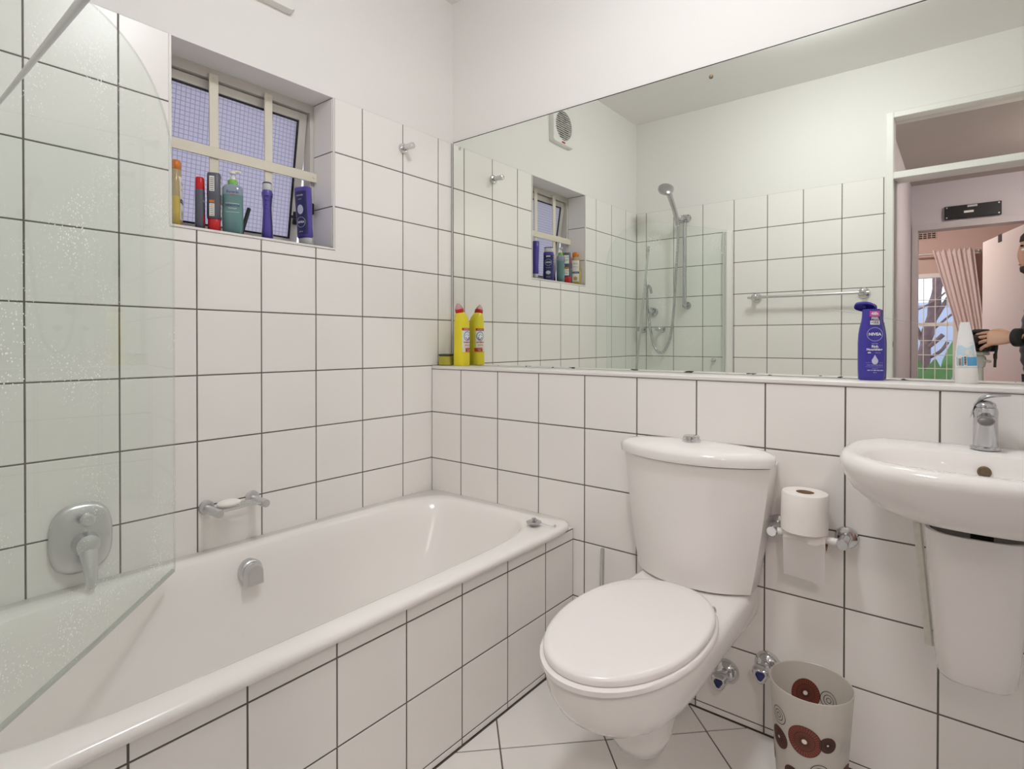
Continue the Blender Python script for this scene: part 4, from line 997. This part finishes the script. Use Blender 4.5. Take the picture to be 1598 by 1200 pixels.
# lobby
LY = -3.6; LX0, LX1 = 1.487, 2.75; LZ = 2.36
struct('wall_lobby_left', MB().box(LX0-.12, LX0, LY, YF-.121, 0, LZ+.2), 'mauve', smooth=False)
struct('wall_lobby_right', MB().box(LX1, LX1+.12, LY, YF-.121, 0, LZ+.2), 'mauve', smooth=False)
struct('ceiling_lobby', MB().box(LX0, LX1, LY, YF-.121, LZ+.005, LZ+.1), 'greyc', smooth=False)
struct('floor_lobby', MB().box(LX0-.12, LX1+.12, LY-.12, YF-.121, -.12, 0), 'wood', smooth=False)
il0, il1 = 1.545, 2.40
mb = MB(); mb.box(LX0-1.6, LX0+.005, LY-.12, LY, 0, 2.7).box(il1+.04, LX1+1.4, LY-.12, LY, 0, 2.7).box(LX0+.005, il1+.04, LY-.12, LY, 2.05, 2.7)
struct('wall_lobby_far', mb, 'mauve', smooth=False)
d2 = struct_empty('door_2', (0, LY, 0))
mb = MB(); mb.box(LX0+.006, LX0+.045, -.13, .012, 0, 2.0).box(il1, il1+.04, -.13, .012, 0, 2.0).box(LX0+.006, il1+.04, -.13, .012, 2.0, 2.05)
mk('frame', mb, 'jamb', d2, smooth=False)
pl = Vector((2.20, -3.76, 0)); pe_ = Vector((1.975, -4.62, 0)); dl = pe_-pl
dlf = mk('door_leaf', MB().box(0, dl.length, -.02, .02, .01, 2.0, .002), 'leaf_w', d2, loc=(pl.x, pl.y-LY, 0), rot=(0, 0, math.atan2(dl.y, dl.x)))
mk('latch', MB().box(dl.length*.50, dl.length*.58, -.024, .024, 1.94, 2.003), 'black', dlf, smooth=False)
mk('handle', MB().lathe([(.022, .02), (.022, .026)], 16, (dl.length-.06, 0, 1.05), 'y').tube([(dl.length-.06, .02, 1.05), (dl.length-.06, .065, 1.05), (dl.length-.17, .065, 1.05)], .009), 'satin', dlf)
bx_ = thing('meter_board', 'black panel fixed to the wall above the far inner doorway', 'panel', (1.871, LY, 2.112))
mk('panel', MB().box(-.17, .17, .0005, .03, -.05, .05, .003), 'black', bx_)
for x, z in ((-.155, .038), (.155, .038), (-.155, -.038), (.155, -.038)): mk('screw', MB().lathe([(.006, .03), (.005, .033)], 10, (x, 0, z), 'y'), 'satin', bx_)
mk('label_plate', MB().box(-.05, .008, .03, .0315, -.012, .004), 'labelw', bx_, smooth=False)
mk('label_plate', MB().box(-.03, .03, .03, .0315, .030, .044), 'satin', bx_, smooth=False)
# bedroom
BY = -6.3
bw0, bw1, bz0, bz1 = .55, 1.78, .60, 1.91
mb = MB(); mb.box(-.1, bw0, BY-.15, BY, 0, 2.7).box(bw1, 4.1, BY-.15, BY, 0, 2.7).box(bw0, bw1, BY-.15, BY, 0, bz0).box(bw0, bw1, BY-.15, BY, bz1, 2.7)
struct('wall_bedroom_far', mb, 'pink', smooth=False)
struct('wall_bedroom_left', MB().box(-.22, -.1, BY, LY-.12, 0, 2.7), 'pink', smooth=False)
struct('wall_bedroom_right', MB().box(4.0, 4.12, BY, LY-.12, 0, 2.7), 'pink', smooth=False)
struct('ceiling_bedroom', MB().box(-.22, 4.12, BY-.15, LY-.0, 2.7, 2.8), 'ceiling', smooth=False)
struct('floor_bedroom', MB().box(-.22, 4.12, BY, LY-.12, -.12, 0), 'wood', smooth=False)
w2 = struct_empty('window_2', (0, BY, 0))
mb = MB(); t = .05
mb.box(bw0, bw0+t, -.09, .0, bz0, bz1).box(bw1-t, bw1, -.09, .0, bz0, bz1).box(bw0+t, bw1-t, -.09, 0, bz1-t, bz1).box(bw0+t, bw1-t, -.09, 0, bz0, bz0+t)
mk('window_frame', mb, 'paint', w2, smooth=False)
for x in (1.18,): mk('mullion', MB().box(x-.02, x+.02, -.07, -.02, bz0+t, bz1-t), 'paint', w2, smooth=False)
mk('transom_bar', MB().box(bw0+t, bw1-t, -.07, -.02, 1.29, 1.33), 'paint', w2, smooth=False)
for x in [bw0+.11+.112*k for k in range(10)]:
    if x < bw1-.06: mk('burglar_bar', MB().tube([(x+.008, -.012, bz0+t), (x+.008, -.012, bz1-t)], .005, 6), 'paint', w2)
for z in (.79, .95, 1.12, 1.52, 1.60): mk('burglar_bar', MB().tube([(bw0+t, -.016, z), (bw1-t, -.016, z)], .005, 6), 'paint', w2)
mk('pane', MB().box(bw0+t, bw1-t, -.06, -.055, bz0+t, bz1-t), 'pane', w2, smooth=False)
av = thing('air_brick', 'small slotted air brick high on the pink bedroom wall', 'vent', (1.483, BY, 2.365))
mk('plate', MB().box(-.092, .092, .0005, .012, -.05, .05, .002), 'pink', av)
for i in range(4):
    for j in range(4): mk('slot', MB().box(-.08+.042*i, -.045+.042*i, .0122, .013, -.042+.0225*j, -.027+.0225*j), 'dark', av, smooth=False)
cr = thing('curtain_rail', 'thin metal curtain rail above the bedroom window', 'curtain rail', (1.3, BY+.10, 2.125))
mk('rod', MB().tube([(-.95, 0, 0), (.68, 0, 0)], .012, 10), 'satin', cr)
for x in (-.9, .66): mk('bracket', MB().lathe([(.02, -.099), (.02, -.09), (.008, -.088), (.008, 0)], 12, (x, 0, 0), 'y').ball((x, 0.012, 0), .016), 'satin', cr)
cu = thing('curtain', 'pink curtain gathered on its rail beside the bedroom window', 'curtain', (1.73, BY+.10, 0))
rws = []; N_ = 90
for k in range(30):
    z = 2.15-1.95*k/29; t = (2.15-z)/.95; t = min(t, 1.15)
    xl = -.19+.235*t; xr = .185+.095*t
    rws.append([(xl+(xr-xl)*i/N_, .018*(1-.3*t)*sin(2*PI*8*i/N_+  .6*sin(i*.11))+.044+.006*sin(3.1*i/9+k*.1), z+(.016*sin(2*PI*8*i/N_) if k == 0 else 0)) for i in range(N_+1)])
front_ = [[(x, y, z) for x, y, z in r] for r in rws]; back_ = [[(x, y-.002, z) for x, y, z in r] for r in rws]
cm = MB().loft([a+b[::-1] for a, b in zip(front_, back_)])
mk('cloth', cm, 'curtain', cu, ang=180)
# garden
struct('ground', MB().box(-6, 10, -14, BY-.15, -.2, -.05), 'earth', smooth=False)
gw = thing('garden_wall', 'pale blue garden wall beyond the bedroom window', 'wall', (1.2, -9.2, -.05))
mk('wall_panel', MB().box(-5, 6, -.1, .1, 0, 1.72), 'garden', gw, smooth=False)
mk('coping', MB().box(-5, 6, -.13, .13, 1.72, 1.77), 'garden', gw, smooth=False)
tk = thing('tree', 'gnarled purple brown tree trunk outside the bedroom window', 'tree', (1.36, -7.8, -.05))
pth = smooth_path([(0, 0, 0), (.02, 0, .6), (.05, .02, 1.1), (.14, .0, 1.6), (.20, .03, 2.1), (.22, .0, 2.7), (.3, 0, 3.3)], 5)
tm = MB().tube(pth, [.082-.03*i/len(pth)+.010*sin(i*1.7) for i in range(len(pth))], 14)
mk('trunk', tm, 'bark', tk)
for pts, r in (([(.10, .02, 1.35), (.30, .05, 1.75), (.42, .05, 1.95)], .028), ([(.05, 0, 1.1), (-.15, .05, 1.6), (-.3, .02, 2.4)], .035), ([(.12, 0, 1.3), (.38, .1, 1.55), (.6, .1, 1.58)], .015), ([(.0, .03, 1.0), (.16, .08, 1.15), (.25, .1, 1.25)], .03), ([(-.25, 0, 1.5), (.2, .1, 1.75), (.55, .1, 2.2)], .012), ([(.05, 0, .9), (.22, .06, 1.02), (.3, .05, 1.15)], .022)):
    mk('branch', MB().tube(smooth_path(pts, 5), r, 8), 'bark', tk)
pt = thing('garden_plant', 'broad green leaved plant outside the bedroom window', 'plant', (1.45, -7.0, -.05))
def leafm(base, tip, w, bend):
    b, t_ = Vector(base), Vector(tip); ax = t_-b; side = ax.cross(Vector((0, 1, .25))).normalized(); mb = MB(); rg = []
    for k in range(11):
        s_ = k/10; ww = w*(.10 if s_ < .38 else max(.02, sin(PI*(s_-.35)/.67)))
        p = b+ax*s_+Vector((0, bend*s_*s_, -.12*abs(bend)*s_*s_))
        nz = Vector((0, .012, 0))
        rg.append([p-side*ww, p-nz, p+side*ww, p+nz*.3])
    return mb.loft(rg)
for base, tip, w, bend in (((-.05, 0, 0), (-.10, .0, .98), .10, .1), ((0, 0, 0), (.10, .05, .94), .12, .05), ((.03, 0, 0), (.34, .0, 1.28), .08, .02), ((-.02, 0, 0), (-.40, .0, .95), .09, .1), ((.05, 0, 0), (.20, .1, .88), .10, .15), ((0, .03, 0), (-.02, .12, .62), .10, .1), ((.0, .0, 0), (-.28, .1, .55), .1, .1)):
    mk('leaf', leafm(base, tip, w, bend), 'plant', pt)

# ------------------------------------------------------------------ camera on tripod and photographer (seen in the mirror)
ck = CAM - f_*.012; ang_c = math.atan2(f_.y, f_.x) - PI/2
cm_ = thing('camera', 'black camera on a tripod in the doorway, seen in the mirror', 'camera', tuple(ck), (0, 0, ang_c))
# local frame: +Y is the viewing direction, all of it behind the lens front
mk('lens_barrel', MB().lathe([(.026, -.002), (.036, 0), (.037, -.012), (.034, -.02), (.034, -.07), (.036, -.085)], 36, (0, 0, 0), 'y', False, True), 'black', cm_)
mk('front_element', MB().lathe([(.027, -.004), (.018, -.0025), (.005, -.002)], 28, (0, 0, 0), 'y'), 'lens', cm_)
mk('body', MB().box(-.068, .068, -.135, -.083, -.052, .038, .008).box(-.034, .034, -.138, -.080, .036, .062, .008).box(.036, .070, -.138, -.066, -.05, .03, .01), 'black', cm_)
mk('strap', MB().tube(smooth_path([(.070, -.10, .02), (.080, -.105, -.02), (.078, -.10, -.07), (.075, -.10, -.13)], 5), .006, 8).box(.069, .083, -.108, -.094, -.09, -.06, .003), 'rubber', cm_)
tri = thing('tripod', 'pale grey tripod under the camera in the doorway', 'tripod', (ck.x-f_.x*.105, ck.y-f_.y*.105, 0), (0, 0, ang_c))
zt_ = ck.z-.053
mk('head', MB().box(-.03, .03, -.028, .028, zt_-.018, zt_, .004).lathe([(.02, 0), (.024, .02), (.024, .05), (.016, .06)], 20, (0, 0, zt_-.078)).tube([(.0, 0, zt_-.04), (.05, 0, zt_-.05)], .007), 'tripod', tri)
mk('column', MB().tube([(0, 0, .5), (0, 0, zt_-.07)], .014, 14), 'tripod', tri)
for a in (PI*.5+2*PI/3*k for k in range(3)):
    lg = mk('leg', MB().tube([(.02*cos(a), .02*sin(a), zt_-.20), (.16*cos(a), .16*sin(a), .45), (.28*cos(a), .28*sin(a), .012)], [.013, .012, .009], 12), 'tripod', tri)
    mk('foot', MB().ball((.28*cos(a), .28*sin(a), .0125), .0125), 'rubber', lg)
mk('leg_collar', MB().lathe([(.03, -.02), (.034, 0), (.03, .02)], 18, (0, 0, zt_-.20)), 'black', tri)

def skinned(name, verts, edges, m, parent, sub=2):
    me = bpy.data.meshes.new(name); me.from_pydata([v[0] for v in verts], edges, [])
    ob = bpy.data.objects.new(name, me); COL.objects.link(ob)
    ob.modifiers.new('s', 'SKIN'); ob.modifiers.new('u', 'SUBSURF').levels = sub
    sv = me.skin_vertices[0].data
    for i, v in enumerate(verts):
        rr = v[1]; sv[i].radius = rr if isinstance(rr, tuple) else (rr, rr); sv[i].use_root = (i == 0)
    dg = bpy.context.evaluated_depsgraph_get(); dg.update()
    nm = bpy.data.meshes.new_from_object(ob.evaluated_get(dg)); bpy.data.objects.remove(ob, do_unlink=True)
    for p in nm.polygons: p.use_smooth = True
    nm.materials.clear(); nm.materials.append(MT[m])
    o = bpy.data.objects.new(name, nm); COL.objects.link(o); o.parent = parent; return o
# person faces -X, right side towards the mirror (+Y)
PX, PY = 2.235, -2.13
pr_ = thing('person', 'person in a dark padded jacket reaching for the camera, seen in mirror', 'person', (PX, PY, 0.0))
def V_(x, y, z): return (x-PX, y-PY, z)
HX, HY, HZ = 2.145, -2.085, 1.60
wr_ = (2.008, -1.722, 1.140)
body = [(V_(PX, PY, .95), (.15, .12)),
        (V_(PX, PY+.095, .86), .085), (V_(PX-.02, PY+.10, .48), .055), (V_(PX+.02, PY+.105, .09), .038), (V_(PX-.10, PY+.11, .045), .035),
        (V_(PX, PY-.095, .86), .085), (V_(PX-.02, PY-.10, .48), .055), (V_(PX+.02, PY-.105, .09), .038), (V_(PX-.10, PY-.11, .045), .035),
        (V_(PX, PY, 1.15), (.135, .115)), (V_(PX-.015, PY, 1.34), (.15, .115)), (V_(PX-.03, PY, 1.44), (.075, .07)), (V_(HX+.03, HY-.03, 1.50), .054), (V_(HX+.005, HY, 1.58), .055),
        (V_(PX-.01, PY+.17, 1.385), .062), (V_(2.275, -1.90, 1.15), .048), (V_(*wr_), .030),
        (V_(PX-.01, PY-.17, 1.385), .062), (V_(2.27, -2.355, 1.12), .046), (V_(2.23, -2.345, .88), .030), (V_(2.225, -2.343, .84), .028)]
bed = [(0,1),(1,2),(2,3),(3,4),(0,5),(5,6),(6,7),(7,8),(0,9),(9,10),(10,11),(11,12),(12,13),(10,14),(14,15),(15,16),(10,17),(17,18),(18,19),(19,20)]
skinned('body', body, bed, 'skin', pr_)
# clothing
jk = [(V_(PX-.02, PY, .92), (.17, .135)), (V_(PX-.045, PY, 1.03), (.178, .143)), (V_(PX-.045, PY, 1.15), (.172, .14)), (V_(PX-.035, PY, 1.26), (.178, .142)), (V_(PX-.015, PY, 1.36), (.165, .125)), (V_(PX-.03, PY, 1.45), (.088, .082)), (V_(PX-.045, PY+.01, 1.485), (.075, .072)),
      (V_(PX-.005, PY+.18, 1.385), .082), (V_(2.262, -1.925, 1.27), .073), (V_(2.272, -1.90, 1.15), .066), (V_(2.15, -1.815, 1.145), .058), (V_(2.05, -1.749, 1.141), .046), (V_(2.03, -1.737, 1.141), .042),
      (V_(PX-.005, PY-.18, 1.385), .082), (V_(2.245, -2.345, 1.25), .073), (V_(2.27, -2.355, 1.12), .067), (V_(2.25, -2.35, 1.0), .058), (V_(2.235, -2.345, .91), .046)]
je = [(0,1),(1,2),(2,3),(3,4),(4,5),(5,6),(4,7),(7,8),(8,9),(9,10),(10,11),(11,12),(4,13),(13,14),(14,15),(15,16),(16,17)]
jo = skinned('jacket', jk, je, 'jacket', pr_, 3)
for v in jo.data.vertices:      # quilted channels
    w = abs(sin(v.co.z*PI/.055)); v.co += v.normal*(.010*(w-.6))
tr_ = [(V_(PX, PY, .93), (.155, .125)), (V_(PX, PY+.095, .85), .098), (V_(PX-.02, PY+.10, .48), .070), (V_(PX+.02, PY+.105, .12), .056), (V_(PX+.02, PY+.105, .085), .056), (V_(PX, PY-.095, .85), .098), (V_(PX-.02, PY-.10, .48), .070), (V_(PX+.02, PY-.105, .12), .056), (V_(PX+.02, PY-.105, .085), .056)]
skinned('trousers', tr_, [(0,1),(1,2),(2,3),(3,4),(0,5),(5,6),(6,7),(7,8)], 'trouser', pr_)
for s in (1, -1):
    sh = [sell(-.03, .108*s, a, b, z, 28, 2.4) for a, b, z in ((.130, .045, .0005), (.135, .048, .012), (.130, .046, .03), (.11, .042, .06), (.06, .042, .095))]
    mk('shoe', MB().loft([[(x+(.04 if i == 4 else .0), y, z) for x, y, z in r] for i, r in enumerate(sh)]), 'rubber', pr_)
# head
hx, hy, hz = HX-PX, HY-PY, HZ
hd = MB(); rg = []
for z, a0, a1, b in ((-.125, .040, .055, .048), (-.112, .072, .062, .060), (-.09, .086, .070, .066), (-.06, .088, .082, .071), (-.03, .089, .092, .074), (0, .088, .098, .076), (.03, .090, .101, .077), (.06, .086, .099, .075), (.085, .072, .088, .066), (.105, .045, .06, .046), (.113, .015, .02, .015)):
    ring = []
    for i in range(36):
        t = 2*PI*i/36; c, s_ = cos(t), sin(t)
        x = -(a0*c) if c > 0 else -(a1*c)
        fr = max(0, c)
        dx = 0
        if abs(s_) < .5:
            k = max(0, 1-abs(s_)/.22)
            dx -= .026*k*fr*max(0, 1-abs(z+.022)/.024) + .014*k*fr*max(0, 1-abs(z+.0)/.03)
            k2 = max(0, 1-abs(s_)/.36); dx -= .007*k2*fr*(max(0, 1-abs(z+.062)/.010)+max(0, 1-abs(z+.076)/.009))
            dx -= .010*max(0, 1-abs(s_)/.4)*fr*max(0, 1-abs(z+.105)/.02)
            k3 = max(0, 1-abs(abs(s_)-.36)/.2); dx += .008*k3*fr*max(0, 1-abs(z-.005)/.018)
        ring.append((hx+x+dx, hy+b*s_, hz+z))
    rg.append(ring)
hdo = mk('head', hd.loft(rg), 'skin', pr_, ang=180); hdo.modifiers.new('u', 'SUBSURF').render_levels = 2
for s in (1, -1):
    mk('ear', MB().ball((hx+.012, hy+.078*s, hz-.005), .017, .008, .030), 'skin', hdo)
    mk('eye', MB().ball((hx-.074, hy+.031*s, hz+.004), .012, .013, .009), 'white', hdo)
    mk('eyebrow', MB().ball((hx-.084, hy+.032*s, hz+.026), .007, .020, .005), 'hair', hdo)
mk('mouth', MB().ball((hx-.090, hy, hz-.069), .006, .022, .004), 'redp' if False else 'skin', hdo)
hr = MB(); rg = []
for z, a0, a1, b, cut in ((-.06, 0, .098, .078, .15), (-.02, 0, .108, .083, .05), (.02, .0, .112, .085, -.15), (.052, .092, .111, .084, -1), (.08, .088, .102, .077, -1), (.104, .068, .08, .06, -1), (.121, .035, .045, .035, -1), (.126, .01, .012, .01, -1)):
    ring = []
    for i in range(36):
        t = 2*PI*i/36; c, s_ = cos(t), sin(t)
        if cut > -1 and c > -cut: x = hx-(-.0 if True else 0)*c+0.0*c+(.004); y = hy+(b-.012)*s_; x = hx - .0 + (cut*.05); y = hy+(b-.004)*math.copysign(max(abs(s_), .92), s_ if s_ else 1) if abs(s_) > .0 else hy
        else: x = hx-(a0*c if c > 0 else a1*c); y = hy+b*s_
        ring.append((x, y, hz+z))
    rg.append(ring)
mk('hair', hr.loft(rg), 'hair', hdo, ang=180)
mk('beard', MB().loft([[(hx-(a*cos(t)), hy+b*sin(t), hz+z) for t in [-1.35+2.7*i/14 for i in range(15)]] + [(hx-(a-.01)*cos(t), hy+(b-.01)*sin(t), hz+z) for t in [1.35-2.7*i/14 for i in range(15)]] for z, a, b in ((-.124, .068, .056), (-.108, .088, .066), (-.09, .0905, .070), (-.082, .088, .070))]), 'hair', hdo, ang=180)
# right hand: palm plus five separate fingers laid over the camera's right shoulder
def hand(w, fdir, up, side, parent, name='hand'):
    """w wrist, fdir finger direction, up = back of the hand, side = thumb side"""
    w, F, U, Sd = Vector(w), Vector(fdir).normalized(), Vector(up).normalized(), Vector(side).normalized()
    loc = lambda f, s_, u: tuple(w+F*f+Sd*s_+U*u)
    mb = MB(); rg = []
    for f, hw, hh in ((-.02, .026, .020), (0, .028, .019), (.03, .037, .017), (.06, .042, .0155), (.085, .042, .014), (.095, .038, .011)):
        rg.append([loc(f, hw*cos(a), hh*sin(a)) for a in [2*PI*i/20 for i in range(20)]])
    h = mk(name, mb.loft(rg), 'skin', parent, ang=180)
    for s_, ln, f0, sp_ang, curl in ((.031, .074, .086, .10, .55), (.011, .083, .091, .02, .5), (-.010, .077, .089, -.07, .55), (-.030, .060, .080, -.18, .65)):
        pts = []; p = [f0-.02, s_, 0]; a = .10
        seg = (.020, ln*.46, ln*.30, ln*.24)
        pts.append(loc(*p))
        for k, sl in enumerate(seg):
            p = [p[0]+sl*cos(a)*cos(sp_ang), p[1]+sl*sin(sp_ang), p[2]-sl*sin(a)]; pts.append(loc(*p)); a += curl*.62
        q = smooth_path(pts, 4); n = len(q)
        rad = [.0098-.0030*i/(n-1)+.0006*sin(i*1.2) for i in range(n)]; rad[-1] *= .6
        fg = mk('finger', MB().tube(q, rad, 12), 'skin', h, ang=180)
    pts = [loc(.012, .022, -.002), loc(.038, .046, -.012), loc(.066, .056, -.026), loc(.09, .052, -.040)]
    q = smooth_path(pts, 4); n = len(q); mk('thumb', MB().tube(q, [.0125-.004*i/(n-1) for i in range(n)], 12), 'skin', h, ang=180)
    return h
rh_ = hand(V_(*wr_), (-.97, -.06, -.03), (0, .86, .5), (.0, -.5, .86), pr_)
lh_ = hand(V_(2.225, -2.343, .85), (-.12, .0, -1), (.1, -1, 0), (-1, 0, 0), pr_)
cf = MB().lathe([(.040, 0), (.045, .004), (.045, .026), (.040, .030)], 24, (0, 0, 0), 'x'); cf.xf(Matrix.Translation(V_(2.018, -1.729, 1.140)) @ Matrix.Rotation(.58, 4, 'Z'))
mk('cuff', cf, 'rubber', jo)

# ------------------------------------------------------------------ lamps
cl_ = thing('ceiling_light', 'round white dome light on the bathroom ceiling', 'light', (1.28, -.83, ZC))
mk('lamp_base', MB().lathe([(.15, -.001), (.15, -.018), (.14, -.022)], 40), 'pvc', cl_)
mk('lamp_dome', MB().lathe([(.138, -.022), (.135, -.045), (.115, -.070), (.08, -.086), (.03, -.093)], 40), emitter('lamp_glow', (.975, .99, 1.0), LAMP_POWER), cl_)
c2 = thing('ceiling_light', 'small round dome light on the lobby ceiling', 'light', (2.48, -2.55, LZ+.004))
mk('lamp_base', MB().lathe([(.10, -.001), (.10, -.015)], 32), 'pvc', c2)
mk('lamp_dome', MB().lathe([(.092, -.015), (.085, -.04), (.05, -.06), (.02, -.065)], 32), emitter('lobby_lamp_glow', (1.0, .88, .82), LOBBY_POWER), c2)
c3 = thing('ceiling_light', 'unseen dome light added to brighten the bedroom', 'light', (1.0, -4.7, 2.699))  # unseen lamp added to brighten the bedroom and its door leaf
mk('lamp_base', MB().lathe([(.14, -.001), (.14, -.018)], 32), 'pvc', c3)
mk('lamp_dome', MB().lathe([(.13, -.018), (.12, -.05), (.07, -.08), (.02, -.088)], 32), emitter('bedroom_fill_glow', (1.0, .90, .85), BED_FILL_POWER*2), c3)
